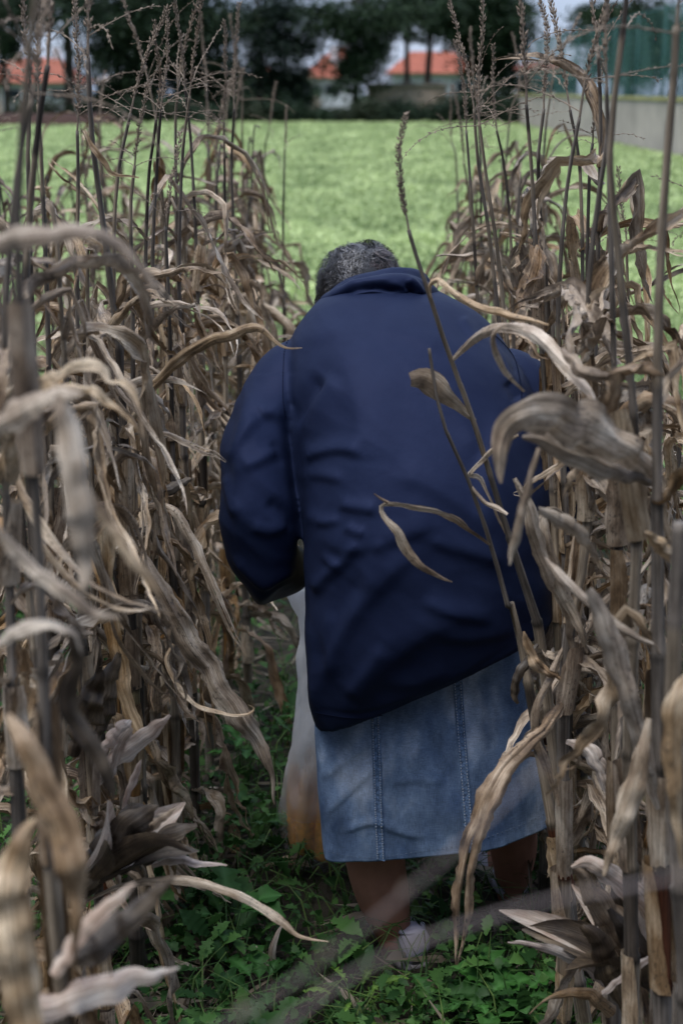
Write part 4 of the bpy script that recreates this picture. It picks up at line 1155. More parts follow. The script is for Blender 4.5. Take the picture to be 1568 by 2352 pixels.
# ---------------------------------------------------------------- corn
def ribbon(C, W, S, cols, curl, seed, crump=1.0, fray=0.0, wave=1.0):
    """dry leaf: centreline C, widths W, side vectors S, curl angle per row"""
    n_ = len(C); T = norm(np.gradient(C, axis=0)); S = norm(S - T * (S * T).sum(1, keepdims=True)); U = np.cross(S, T)
    ln = np.concatenate([[0], np.cumsum(np.linalg.norm(np.diff(C, axis=0), axis=1))])
    vs, uvs, fs = [], [], []
    half = cols // 2; cc = cols + 1       # mid column doubled so that the leaf can tear
    o1 = seed * 7.13
    for i in range(n_):
        a = max(.08, curl[i]); w = W[i] / 2; t_ = i / (n_ - 1)
        for jj in range(cc):
            j = jj if jj <= half else jj - 1
            t = -1 + 2 * j / (cols - 1)
            x = math.sin(a * t) / a * w; y = (1 - math.cos(a * t)) / a * w + abs(t) * w * .12
            edge = abs(t) ** 1.5
            y += crump * w * (.30 * edge * nval(ln[i] * 26 * wave + o1, t * 1.5, o1) + .22 * nval(ln[i] * 9 + o1, t * 3.0 + 4, o1))
            y += crump * w * .16 * math.sin(t * 7.5 + 2.2 * nval(ln[i] * 6 + o1, 3.3)) * (.5 + nval(ln[i] * 14 + o1, 8.8)); x *= 1 + .20 * min(1.2, crump) * edge * nval(ln[i] * 70 * wave + o1, 7.7 * (1 if t > 0 else -1), 2)
            if fray and t_ > .55:
                s_ = (t_ - .55) / .45
                sd = -1 if jj <= half else 1
                x += sd * fray * w * s_ * 1.2; y += sd * fray * w * s_ * .9 * math.sin(o1)
            vs.append(C[i] + S[i] * x + U[i] * y); uvs.append((t * W[i] * .5 + .05, ln[i]))
    for i in range(n_ - 1):
        for jj in range(cc - 1):
            if jj == half: continue
            if fray and i > n_ * .8 and (jj + int(seed)) % 4 == 0 and i % 2: continue
            fs.append((i * cc + jj, i * cc + jj + 1, (i + 1) * cc + jj + 1, (i + 1) * cc + jj))
    return vs, fs, uvs

def width_prof(n_, w, t_peak=.3, base=.55):
    t = np.linspace(0, 1, n_)
    return w * np.where(t < t_peak, base + (1 - base) * np.sin(t / t_peak * math.pi / 2), np.clip(np.cos((t - t_peak) / (1 - t_peak) * math.pi / 2), 0, 1) ** .75 + .03)

def add_leaf(parent, C, W, S, curl, seed, mat=M_LEAF, cols=7, crump=1.0, fray=0.0, name='leaf', wave=1.0):
    vs, fs, uvs = ribbon(C, W, S, cols, curl, seed, crump, fray, wave)
    base = np.array(parent.location) if parent.parent is None else np.array(parent.parent.location)
    me = mesh_from(name, np.array(vs) - base, fs, mat, uvs)
    return link(name, me, parent)

def px_leaf(parent, pts, seed=1, mat=M_LEAF, tw=(0, 0), curl=(.5, .9), crump=.8, fray=0.0, cols=9, n=44, name='leaf', wave=1.0):
    """pts: (px, py, Y, width_px) down the leaf; tw: twist in degrees start -> end"""
    w = np.array([(*P(a, b_, Y), ww * Y / FPX) for a, b_, Y, ww in pts])
    q = resample(w, n); C = q[:, :3]; W = np.maximum(q[:, 3], .0008)
    crump *= 1.1; jn = min(.005, W.max() * .10)
    C = C + np.array([[nval(i * .17, seed, 1) * jn, nval(i * .17, seed, 5) * jn * 2, nval(i * .17, seed, 9) * jn] for i in range(n)]) * np.minimum(1, np.arange(n) / 5)[:, None]
    W = W * (.84 if name == 'leaf' else 1) * np.array([1 + .35 * nval(i * .13, seed, 13) for i in range(n)])
    T = norm(np.gradient(C, axis=0)); V_ = norm(C - np.array([0, 0, CAMH]))
    S0 = norm(np.cross(T, V_))
    for i in range(1, n):
        if np.dot(S0[i], S0[i - 1]) < 0: S0[i] *= -1
    U0 = np.cross(S0, T)
    tws = np.radians(np.interp(np.linspace(0, 1, n), np.linspace(0, 1, len(tw)), tw)) + np.array([.35 * nval(i * .16 + seed * 3.3, seed) for i in range(n)])
    S = S0 * np.cos(tws)[:, None] + U0 * np.sin(tws)[:, None]
    cu = np.interp(np.linspace(0, 1, n), np.linspace(0, 1, len(curl)), curl)
    return add_leaf(parent, C, W, S, cu, seed, mat, cols, crump, fray, name, wave)

PERS = [(720, 735), (735, 640), (800, 560), (880, 552), (950, 620), (1010, 690), (1130, 765), (1200, 830), (1250, 900), (1170, 960), (1130, 1250), (1180, 1500), (1200, 1640),
        (1130, 1750), (1050, 1880), (1040, 2000), (1030, 2260), (700, 2300), (740, 2000), (635, 1960), (640, 1350), (590, 1375), (500, 1290), (490, 1190), (500, 1060), (570, 860), (660, 765)]
PATHZ = [(515, 1370), (650, 1360), (650, 1990), (740, 2250), (1000, 2250), (1080, 1980), (1240, 1960), (1230, 2352), (480, 2352), (640, 1900), (560, 1600)]
FIELDZ = [(690, 285), (1000, 285), (1010, 560), (960, 640), (730, 640), (640, 470)]
HUSKZ = [[(170, 1630), (460, 1630), (520, 2100), (170, 2120)], [(1150, 1970), (1568, 1970), (1568, 2352), (1150, 2352)]]
def bad_leaf(C, r_):
    x, y = proj(C)
    for i in range(0, len(C), 3):
        Yc = C[i][1]
        if Yc < 1.15: return True
        if Yc < 3.0 and inside(PERS, x[i], y[i]): return True
        if inside(PATHZ, x[i], y[i]) and Yc < 3.2 and r_ > .12: return True
        if Yc < 2.0 and r_ > .1 and (inside(HUSKZ[0], x[i], y[i]) or inside(HUSKZ[1], x[i], y[i])): return True
        if inside(FIELDZ, x[i], y[i]) and r_ > .04: return True
        if 2.35 < Yc < 3.15 and -.12 < C[i][0] < .36 and C[i][2] < 1.35: return True
    return False

def rand_leaf(parent, p0, az, el, L, w, rg, cols=5, n=26, low=False):
    for tries in range(7):
        C = [np.array(p0)]; e = el; a = az; ds = L / (n - 1)
        k = rg.uniform(3.5, 8.5) if not low else rg.uniform(8, 16)
        kink = rg.uniform(.12, .6) if rg.random() < .55 else 9
        daz = rg.uniform(-1.6, 1.6); jag = rg.uniform(.3, 1.5)
        for i in range(1, n):
            t = i / n
            if t > kink: e = min(e, -math.radians(rg.uniform(58, 86))); kink = 9; a += rg.uniform(-.8, .8); k = rg.uniform(-3.0, 3.0)
            e -= k * ds * (1 if t > .12 else .3); e = max(e, -1.45)
            if e < -1.2: k = rg.uniform(-3.5, .5)
            e += .17 * nval(i * .45 + tries, az * 3 + L * 50) + .30 * nval(i * .95, L * 77 + tries) * jag; a += daz * ds + .22 * nval(i * .35, az * 5 + tries) + .34 * nval(i * .9, L * 41 + tries) * jag
            C.append(C[-1] + ds * np.array([math.cos(a) * math.cos(e), math.sin(a) * math.cos(e), math.sin(e)]))
        C = np.array(C)
        if C[:, 2].min() < .01: C[:, 2] = np.maximum(C[:, 2], .012 + .004 * np.arange(n) / n)
        if not bad_leaf(C, rg.random()): break
        az = az + rg.uniform(1.0, 5.0); L *= .85; el = min(1.25, el + .2)
    else:
        return None
    T = norm(np.gradient(C, axis=0))
    S = norm(np.cross(T, np.array([0, 0, 1.0]) + .02)); U = np.cross(S, T)
    tt = rg.uniform(-4.2, 4.2); t0 = rg.uniform(-.4, .4)
    tws = t0 + tt * np.linspace(0, 1, n) ** 1.3 + np.array([1.1 * nval(i * .22, L * 90) + .5 * nval(i * .8, L * 31) for i in range(n)])
    S = S * np.cos(tws)[:, None] + U * np.sin(tws)[:, None]
    cu = np.clip(np.array([1.2 + 2.4 * nval(i * .22, L * 33, 5) for i in range(n)]) + rg.uniform(-.4, .8), .15, 2.7)
    W = width_prof(n, w, rg.uniform(.2, .45), .6)
    mat = M_LEAFB if rg.random() < (.55 if low else .3) else M_LEAF
    return add_leaf(parent, C, W, S, cu, rg.uniform(0, 60), mat, cols, rg.uniform(1.0, 2.4), rg.choice([0, .4, .8, 1.3]))

GREY, TAN, STRAW, ORNG, DARK = (0.20, 0.17, 0.14), (0.33, 0.265, 0.19), (0.36, 0.29, 0.15), (0.12, 0.040, 0.018), (0.08, 0.064, 0.05)
AMBER = (0.27, 0.14, 0.045)

def stem(parent, path, r0, r1, rg, seg=None, cols8=8, spacing=.145, nodes=None):
    """tube with swollen nodes; returns node list [(pos, tangent)]"""
    q = resample(path, 60)
    ln = np.concatenate([[0], np.cumsum(np.linalg.norm(np.diff(q, axis=0), axis=1))]); L = ln[-1]
    if nodes is None:
        nodes = []; s = .05
        while s < L - .02: nodes.append(s); s += spacing * rg.uniform(.8, 1.15)
    ss, rr_, cc_ = [], [], []
    pal = [GREY, TAN, DARK, GREY, TAN]
    bounds = [0] + list(nodes) + [L]
    for i in range(len(bounds) - 1):
        a, b_ = bounds[i], bounds[i + 1]
        if b_ - a < .012: continue
        c = np.array(rg.choice(pal)) * rg.uniform(.8, 1.2)
        if seg: c = np.array(seg.get(i, c))
        elif a < L * .38 and rg.random() < .14: c = np.array(rg.choice([ORNG, STRAW, AMBER, STRAW]))
        for t_, dr, cm in ((0.0, 1.16, .6), (.005, 1.2, .6), (.010, .95, 1), (.5 * (b_ - a), .98, 1.0), (b_ - a - .01, 1.06, 1.05)):
            s = a + t_
            if ss and s <= ss[-1]: continue
            ss.append(s); rr_.append(np.interp(s / L, [0, .5, .70, 1], [r0, r0 * .74, r1 * 1.35, r1 * .8]) * (1 + (dr - 1) * (1 if s < L * .72 else .4))); cc_.append(c * (cm if s < L * .72 else .85))
    ss.append(L); rr_.append(r1 * .8); cc_.append(cc_[-1])
    pts = np.column_stack([np.interp(ss, ln, q[:, k]) for k in range(3)])
    mb = MB(); mb.tube(pts, rr_, cols8, np.array(cc_)); mb.build('stem', M_STEM, parent, True, None, True, True)
    T = norm(np.gradient(q, axis=0)); out = []
    for s in nodes:
        i = min(59, np.searchsorted(ln, s)); out.append((np.array([np.interp(s, ln, q[:, k]) for k in range(3)]), T[i]))
    return out

def sheaths(parent, nd, r0, rg, prob, cols=7, fmax=.72):
    for i in range(1, len(nd) - 1):
        if i / len(nd) > fmax or rg.random() > prob: continue
        (p, T), (p2, _) = nd[i], nd[i + 1]
        r_ = r0 * (1 - .35 * i / len(nd)) * rg.uniform(1.12, 1.4)
        az = rg.uniform(0, 6.28); A = norm(np.cross(T, [math.cos(az), math.sin(az), .1]))
        end = p + (p2 - p) * rg.uniform(.75, 1.15) + A * r_ * rg.choice([0, 0, .6, 1.6]); n_ = 14
        C = np.array([p * (1 - t) + end * t for t in np.linspace(0, 1, n_)]) + A * r_
        S = np.array([np.cross(T, -A)] * n_); a_ = rg.uniform(1.9, 2.7)
        t = np.linspace(0, 1, n_)
        W = 2 * a_ * r_ * (1 - .25 * t ** 3) * np.array([1 + .12 * nval(i_ * .6, az * 9) for i_ in range(n_)])
        add_leaf(parent, C, W, S, np.full(n_, a_) * (1 - .25 * t), rg.uniform(0, 60), M_LEAFB if rg.random() < .6 else M_LEAF, cols, .35, 0, 'leaf_sheath')

def tassel_mesh(seed, spike=.30, nbr=5, dens=1.0):
    rg = random.Random(seed); mb = MB()
    def branch(p0, d0, L, r_, droop, step, size):
        pts = [np.array(p0, float)]; d = np.array(d0, float); n_ = 12
        for i in range(n_):
            d = norm(d + np.array([rg.uniform(-.08, .08), rg.uniform(-.08, .08), -droop * (i / n_) * .35])); pts.append(pts[-1] + d * L / n_)
        pts = np.array(pts); mb.tube(pts, np.linspace(r_, r_ * .4, len(pts)), 5)
        q = resample(pts, 40); T = norm(np.gradient(q, axis=0)); s = L * .12; k = 0
        lnq = np.concatenate([[0], np.cumsum(np.linalg.norm(np.diff(q, axis=0), axis=1))])
        while s < L:
            i = min(39, int(np.searchsorted(lnq, s))); a = k * 2.4 + rg.uniform(-.5, .5)
            A = norm(np.cross(T[i], [.3, .5, .7])); B = np.cross(T[i], A); o_ = A * math.cos(a) + B * math.sin(a)
            dd = norm(T[i] + o_ * rg.uniform(.18, .6)); b0 = q[i] + o_ * r_; sz = size * rg.uniform(.7, 1.2); w = sz * .17
            if rg.random() < .93:
                e1 = norm(np.cross(dd, o_)) * w; e2 = norm(np.cross(dd, e1)) * w; m_ = b0 + dd * sz * .45
                mb.add([b0, m_ + e1, m_ + e2, m_ - e1, m_ - e2, b0 + dd * sz], [(0, 1, 2), (0, 2, 3), (0, 3, 4), (0, 4, 1), (5, 2, 1), (5, 3, 2), (5, 4, 3), (5, 1, 4)])
            s += step * rg.uniform(.6, 1.3); k += 1
    branch((0, 0, 0), (0, 0, 1), spike, .0022, .15, .0030 / dens, .0125)
    for i in range(nbr):
        a = rg.uniform(0, 6.28); el = rg.uniform(.1, 1.1)
        branch((0, 0, rg.uniform(-.01, .06)), (math.cos(a) * math.cos(el), math.sin(a) * math.cos(el), math.sin(el)), spike * rg.uniform(.35, .8), .0012, rg.uniform(.2, 1.1), .009, .009)
    return mb.mesh('tassel', M_TASSEL, False)
TASS = [tassel_mesh(i, .30, [0, 2, 3, 4, 3, 5, 2, 5][i], [1.5, 1.2, 1, 1, 1.1, 1, 1, 1][i]) for i in range(8)]
def put_tassel(parent, pos, d, idx, sc, rot):
    o = link('tassel', TASS[idx % 8], parent)
    q = Vector(d).to_track_quat('Z', 'Y') @ Matrix.Rotation(rot, 4, 'Z').to_quaternion()
    o.rotation_mode = 'QUATERNION'; o.rotation_quaternion = q
    o.location = Vector(pos) - parent.location; o.scale = (1 + (sc - 1) * .4,) * 2 + (sc,)
    return o

def husk(parent, pos, d, seed, n=7, L=.17, w=.05, dark=.5, open_=.5, mats=None):
    rg = random.Random(seed); base = np.array(parent.location)
    d = norm(np.array(d, float)); A = norm(np.cross(d, [.2, .1, 1])); B = np.cross(d, A)
    mb = MB(); mb.tube(resample([np.array(pos), np.array(pos) + d * .03, np.array(pos) + d * .07], 6), [.012, .016, .019, .018, .015, .010], 8, np.array([TAN] * 6))
    h = link('ear_husk', mb.mesh('ear_husk', M_STEM, True, base, True, True), parent)
    for i in range(n):
        a = i * 2.4 + rg.uniform(-.3, .3); o_ = A * math.cos(a) + B * math.sin(a)
        op = open_ * rg.uniform(.3, 1.5); l_ = L * rg.uniform(.7, 1.25)
        p0 = np.array(pos) + d * .03 + o_ * .014
        p1 = p0 + norm(d + o_ * op * .7) * l_ * .4; p2 = p1 + norm(d + o_ * op * 1.3) * l_ * .35; p3 = p2 + norm(d + o_ * op * 1.8 + np.array([0, 0, rg.uniform(-.5, .2)])) * l_ * .3
        C = resample([p0, p1, p2, p3], 20); T = norm(np.gradient(C, axis=0)); S = norm(np.cross(T, o_))
        mt = (M_HUSKD if rg.random() < dark else M_HUSKP) if mats is None else mats[i % len(mats)]
        t = np.linspace(0, 1, 20); W = w * rg.uniform(.7, 1.2) * np.clip(np.sin(math.pi * np.clip(t * .88 + .12, 0, 1)), 0.02, 1) ** .8
        vs, fs, uvs = ribbon(C, W, -S, 7, np.linspace(1.3, .5, 20), rg.uniform(0, 50), .5)
        link('husk_blade', mesh_from('husk_blade', np.array(vs) - base, fs, mt, uvs), h)
    return h

ORD = ['first', 'second', 'third', 'fourth', 'fifth', 'sixth', 'seventh', 'eighth', 'ninth', 'tenth', 'eleventh', 'twelfth', 'thirteenth', 'fourteenth', 'fifteenth', 'sixteenth',
       'seventeenth', 'eighteenth', 'nineteenth', 'twentieth', 'twenty-first', 'twenty-second', 'twenty-third', 'twenty-fourth', 'twenty-fifth', 'twenty-sixth', 'twenty-seventh', 'twenty-eighth', 'twenty-ninth', 'thirtieth']
GRL, GRR = 'dry corn stalks left of the path', 'dry corn stalks right of the path'

def stalk_px(label, group, pts, r0, r1, seed, tas=None, leaves=True, nleaf=9, seg=None, lmax=.62, floor=True, zmin=.0, spacing=.145, leaf_top=.86, lrange=None, wrap=.65):
    """pts (px,py,Y) from low to top; a foot on the ground is added"""
    rg = random.Random(seed)
    q = [P(*a) for a in pts]
    if floor:
        foot = q[0] + (q[0] - q[1]) * ((q[0][2]) / max(q[1][2] - q[0][2], .05)) * .6; foot[2] = -.02; foot[1] = q[0][1] + .0
        q = [foot] + q
    t = thing('corn_stalk', label, 'corn stalk', (q[0][0], q[0][1], 0), group)
    nd = stem(t, q, r0, r1, rg, seg, 9, spacing)
    sheaths(t, nd, r0, rg, wrap)
    if tas is not None:
        d = norm(q[-1] - q[-2]); put_tassel(t, q[-1], d, tas[0], tas[1], rg.uniform(0, 6))
    if leaves:
        az0 = rg.uniform(0, 6.28)
        for i, (p, tt) in enumerate(nd):
            f = i / max(1, len(nd) - 1)
            if i == 0 or f > leaf_top: continue
            if lrange and not (lrange[0] <= f <= lrange[1]): continue
            az = az0 + (i % 2) * math.pi + rg.uniform(-.6, .6)
            rand_leaf(t, p, az, rg.uniform(.5, 1.15) if f > .3 else rg.uniform(-.2, .6), rg.uniform(.32, lmax) * (1 if f < .8 else .7), rg.uniform(.018, .040), rg, 7, 44, f < .3)
            for _ in range(rg.choice([0, 1, 2])): rand_leaf(t, p + np.array([0, 0, rg.uniform(-.05, .05)]), rg.uniform(0, 6.28), rg.uniform(.1, 1.2), rg.uniform(.14, .42), rg.uniform(.010, .034), rg, 7, 40, rg.random() < .5)
    return t, nd

# --- hero stalks in front of the jacket
A_, _ = stalk_px('thin leaning corn stalk with a single dark spike, crossing the navy jacket', GRR,
    [(1252, 1560, 2.16), (1215, 1380, 2.14), (1163, 1215, 2.11), (1085, 962, 2.08), (1032, 820, 2.07), (988, 685, 2.06), (948, 565, 2.06), (938, 528, 2.06)], .0125, .0035, 5, (0, .52), False, wrap=0,
    seg={3: ORNG}, spacing=.15)
px_leaf(A_, [(1034, 830, 2.07, 16), (1062, 800, 2.05, 30), (1105, 762, 2.0, 40), (1165, 748, 1.93, 44), (1225, 768, 1.85, 44), (1290, 830, 1.78, 46), (1345, 890, 1.72, 30), (1370, 930, 1.7, 10)], 2, M_LEAF, (10, 40, -20, 30), (1.4, .8, .9), 1.0)
px_leaf(A_, [(1090, 968, 2.08, 14), (1060, 945, 2.07, 26), (1030, 912, 2.06, 46), (1000, 885, 2.05, 64), (970, 872, 2.04, 58), (942, 872, 2.03, 44)], 3, M_LEAF, (25, 0, -10), (.8, .3, .3), .12, cols=9, n=18, wave=.3)
px_leaf(A_, [(988, 690, 2.06, 10), (985, 655, 2.05, 22), (1000, 640, 2.04, 26), (1025, 655, 2.02, 26), (1080, 700, 2.0, 26), (1150, 720, 1.98, 26), (1210, 735, 1.96, 16), (1260, 745, 1.95, 5)], 4, M_LEAF, (60, 10, -30, 20), (1.6, 1.2, .8), 1.0)
px_leaf(A_, [(1160, 1225, 2.11, 8), (1120, 1140, 2.1, 12), (1100, 1100, 2.1, 20), (1075, 1090, 2.1, 22), (1110, 1050, 2.08, 24), (1150, 1020, 2.05, 16), (1190, 1000, 2.02, 8)], 5, M_LEAF, (0, 50, 0), (1.2, 1.2), 1.0)
B_, _ = stalk_px('broken-topped corn stalk left of the leaning spike, crossing the lower jacket', GRR,
    [(1200, 1500, 2.10), (1165, 1390, 2.09), (1128, 1255, 2.08), (1078, 1110, 2.07), (1040, 1025, 2.06), (1008, 945, 2.05), (985, 800, 2.05)], .012, .0028, 6, None, False, wrap=.2, seg={3: ORNG}, spacing=.15)
px_leaf(B_, [(1130, 1258, 2.08, 8), (1085, 1225, 2.06, 16), (1040, 1195, 2.03, 24), (1000, 1178, 2.0, 26), (945, 1168, 1.98, 24), (905, 1160, 1.96, 18), (878, 1163, 1.96, 14), (885, 1185, 1.955, 20), (910, 1215, 1.95, 34), (930, 1255, 1.95, 34), (960, 1295, 1.95, 28), (1000, 1320, 1.95, 14), (1038, 1337, 1.95, 3)], 7, M_LEAF, (60, 30, 60, 10, 0), (.9, .8, .6), .7, n=60)
px_leaf(B_, [(905, 1160, 1.96, 10), (880, 1150, 1.955, 10), (858, 1134, 1.95, 5)], 8, M_LEAFB, (0, 30), (1.5, 1.0), .5, n=14)
px_leaf(B_, [(1078, 1112, 2.07, 10), (1110, 1150, 2.06, 14), (1140, 1165, 2.05, 20), (1165, 1180, 2.04, 8)], 9, M_LEAF, (0, 20), (1.2, 1.0), .9, n=20)

# right foreground, blurred and near
C_, _ = stalk_px('thick blurred corn stalk carrying the big drooping near leaf, right side', GRR,
    [(1450, 2400, 1.70), (1445, 1700, 1.70), (1462, 1100, 1.70), (1420, 600, 1.70), (1400, 350, 1.7), (1440, -20, 1.7)], .0125, .004, 7, (4, 1.0), False, spacing=.17)
px_leaf(C_, [(1515, 1105, 1.66, 20), (1465, 1060, 1.62, 80), (1400, 1010, 1.58, 125), (1330, 975, 1.55, 145), (1265, 955, 1.52, 130), (1205, 955, 1.5, 96), (1168, 985, 1.5, 74), (1150, 1030, 1.5, 52), (1146, 1075, 1.5, 30), (1150, 1110, 1.5, 5)], 11, M_LEAF, (5, -10, 0, 20, 10), (.6, .35, .4), .45, n=60, cols=11, wave=.5)
px_leaf(C_, [(1512, 1112, 1.66, 18), (1440, 1095, 1.62, 52), (1370, 1065, 1.6, 90), (1300, 1035, 1.58, 80), (1240, 1010, 1.57, 50), (1200, 1002, 1.57, 10)], 12, M_LEAF, (10, 0, 15), (.9, .6), .45, cols=9, wave=.5)
px_leaf(C_, [(1240, 1030, 1.55, 20), (1215, 1120, 1.53, 34), (1195, 1200, 1.52, 36), (1178, 1260, 1.52, 26), (1170, 1300, 1.52, 6)], 13, M_LEAF, (40, 10), (1.1, 1.0), .45, wave=.5)
px_leaf(C_, [(1370, 1290, 1.7, 20), (1330, 1230, 1.66, 52), (1285, 1195, 1.64, 50), (1235, 1170, 1.62, 20)], 14, M_LEAF, (30, -10), (1.3, 1.0), .45, wave=.5)
px_leaf(C_, [(1200, 900, 1.8, 18), (1160, 860, 1.78, 22), (1135, 810, 1.76, 22), (1130, 770, 1.75, 18), (1155, 745, 1.75, 20), (1200, 750, 1.76, 20)], 15, M_LEAF, (70, 20, 60), (1.0, 1.0), .45, wave=.5)
px_leaf(C_, [(1460, 900, 1.7, 14), (1400, 870, 1.69, 30), (1345, 860, 1.7, 50), (1310, 830, 1.72, 40), (1290, 800, 1.75, 12)], 16, M_LEAF, (30, 0), (1.4, .9), .45, wave=.5)
D_, _ = stalk_px('upright thick corn stalk nearest the right edge, dark brown', GRR,
    [(1520, 2400, 1.62), (1512, 1600, 1.62), (1508, 1150, 1.62), (1512, 700, 1.62), (1528, 400, 1.62), (1545, 200, 1.62), (1552, 60, 1.62)], .0145, .005, 8, (5, .9), True, spacing=.17, lrange=(.45, .8), lmax=.35)
px_leaf(D_, [(1510, 1860, 1.6, 20), (1480, 1760, 1.58, 60), (1440, 1620, 1.56, 80), (1400, 1480, 1.55, 78), (1375, 1400, 1.54, 60), (1352, 1350, 1.54, 20)], 17, M_LEAF, (10, 30, -20), (1.1, .9), .45, n=50, wave=.5)
px_leaf(D_, [(1500, 1480, 1.6, 12), (1430, 1450, 1.6, 36), (1360, 1400, 1.62, 40), (1290, 1330, 1.66, 34), (1250, 1280, 1.7, 10)], 18, M_LEAF, (0, 50, 0), (1.1, .9), .45, wave=.5)
px_leaf(D_, [(1568, 1290, 1.6, 30), (1530, 1270, 1.58, 55), (1500, 1240, 1.57, 40), (1480, 1225, 1.56, 12)], 19, M_LEAF, (0, 20), (1.3, 1.0), .45, wave=.5)
px_leaf(D_, [(1490, 1650, 1.55, 20), (1470, 1750, 1.53, 60), (1440, 1850, 1.52, 74), (1405, 1940, 1.52, 50), (1385, 2010, 1.52, 8)], 20, M_LEAF, (10, -20), (.9, .8), .45, wave=.5)
E_, _ = stalk_px('corn stalk with the broad torn leaf hanging over the denim skirt', GRR,
    [(1296, 2050, 2.02), (1292, 1800, 2.02), (1300, 1500, 2.02), (1345, 1250, 2.02), (1350, 900, 2.02), (1352, 640, 2.02), (1385, 380, 2.02), (1432, 80, 2.02)], .012, .0035, 9, (6, .95), True, seg={4: ORNG}, lmax=.5, lrange=(.5, .85), spacing=.15)
px_leaf(E_, [(1300, 1600, 2.02, 20), (1270, 1650, 1.98, 50), (1220, 1705, 1.93, 56), (1160, 1760, 1.90, 70), (1115, 1840, 1.87, 78), (1085, 1930, 1.86, 74), (1066, 2020, 1.86, 58), (1062, 2090, 1.86, 56), (1056, 2160, 1.86, 28), (1050, 2215, 1.86, 5)], 21, M_LEAFB, (30, -15, 5, 10), (1.2, .9, .7), 1.5, .35, 11, 64, wave=1.6)
px_leaf(E_, [(1298, 1480, 2.02, 16), (1265, 1560, 2.0, 40), (1240, 1620, 1.98, 46), (1235, 1690, 1.98, 40), (1260, 1770, 1.98, 34), (1285, 1850, 1.98, 8)], 22, M_LEAF, (20, 60, 0), (1.3, .9), 1.2)
px_leaf(E_, [(1235, 1480, 2.06, 14), (1210, 1520, 2.04, 34), (1188, 1560, 2.03, 34), (1183, 1600, 2.03, 26), (1190, 1615, 2.03, 12)], 23, M_HUSKD, (10, 20), (1.3, .9), .8)
for k_, (pp, sd_, mt_) in enumerate([
     ([(1310, 1490, 2.0, 20), (1300, 1400, 1.97, 40), (1270, 1330, 1.95, 50), (1235, 1240, 1.93, 54), (1215, 1170, 1.92, 40), (1180, 1100, 1.92, 14)], 24, M_LEAF),
     ([(1345, 1250, 2.0, 16), (1310, 1210, 1.98, 34), (1270, 1180, 1.97, 40), (1245, 1190, 1.96, 34), (1255, 1260, 1.95, 40), (1280, 1340, 1.95, 46), (1320, 1420, 1.95, 34), (1350, 1500, 1.95, 8)], 25, M_LEAF),
     ([(1300, 1700, 2.0, 20), (1340, 1720, 1.97, 60), (1375, 1770, 1.96, 50), (1400, 1840, 1.96, 10)], 26, M_HUSKP),
     ([(1285, 1560, 2.0, 14), (1240, 1530, 1.99, 40), (1215, 1490, 1.99, 34), (1200, 1450, 1.99, 8)], 27, M_LEAFB)]):
    px_leaf(E_, pp, sd_, mt_, (20, -30, 20), (1.2, .9), 1.1)
# husk cluster at bottom right
F_, _ = stalk_px('corn stalk at bottom right holding the large opened brown husk', GRR,
    [(1535, 2400, 1.88), (1530, 2250, 1.88), (1540, 1900, 1.88), (1535, 1500, 1.88)], .013, .009, 10, None, False, seg={5: ORNG}, spacing=.13)
hx = husk(F_, P(1535, 2290, 1.87), P(1330, 2060, 1.80) - P(1535, 2290, 1.87), 3, 9, .21, .062, .55, .42)
for pp, sd_, mt_, tw_ in [
     ([(1500, 2240, 1.84, 30), (1440, 2180, 1.82, 90), (1390, 2100, 1.80, 84), (1345, 2030, 1.79, 44), (1312, 1985, 1.78, 10)], 31, M_LEAFB, (20, -10)),
     ([(1530, 2150, 1.82, 30), (1470, 2080, 1.80, 70), (1410, 2020, 1.78, 66), (1355, 1985, 1.77, 40), (1310, 1990, 1.77, 12)], 32, M_HUSKP, (30, 10)),
     ([(1400, 2260, 1.86, 50), (1340, 2215, 1.85, 50), (1280, 2190, 1.84, 34), (1220, 2172, 1.83, 24), (1165, 2165, 1.83, 4)], 33, M_HUSKP, (10, 40)),
     ([(1410, 2330, 1.86, 50), (1350, 2290, 1.85, 40), (1300, 2285, 1.85, 30), (1250, 2300, 1.84, 10), (1215, 2330, 1.84, 6)], 34, M_LEAFB, (10, 50)),
     ([(1440, 2330, 1.8, 30), (1400, 2240, 1.79, 80), (1370, 2160, 1.78, 60), (1335, 2130, 1.78, 16)], 35, M_HUSKD, (0, 20)),
     ([(1380, 2280, 1.75, 20), (1440, 2230, 1.74, 30), (1500, 2190, 1.73, 26), (1540, 2175, 1.72, 8)], 36, M_HUSKP, (40, 50)),
     ([(1568, 2330, 1.84, 60), (1500, 2250, 1.82, 90), (1450, 2160, 1.80, 70), (1400, 2090, 1.79, 12)], 37, M_HUSKD, (10, -10))]:
    px_leaf(hx, pp, sd_, mt_, tw_, (1.1, .7), .35, name='husk_blade', wave=.5)
G_, _ = stalk_px('corn stalk at the right edge with a pale blurred leaf low down', GRR,
    [(1575, 2400, 1.35), (1560, 1900, 1.35), (1545, 1600, 1.35), (1560, 1200, 1.35)], .0125, .009, 12, None, False, spacing=.17)
px_leaf(G_, [(1600, 1540, 1.33, 40), (1560, 1600, 1.3, 80), (1548, 1720, 1.29, 76), (1556, 1850, 1.28, 60), (1566, 1990, 1.28, 10)], 38, M_LEAF, (10, 30), (1.0, .8), .7)

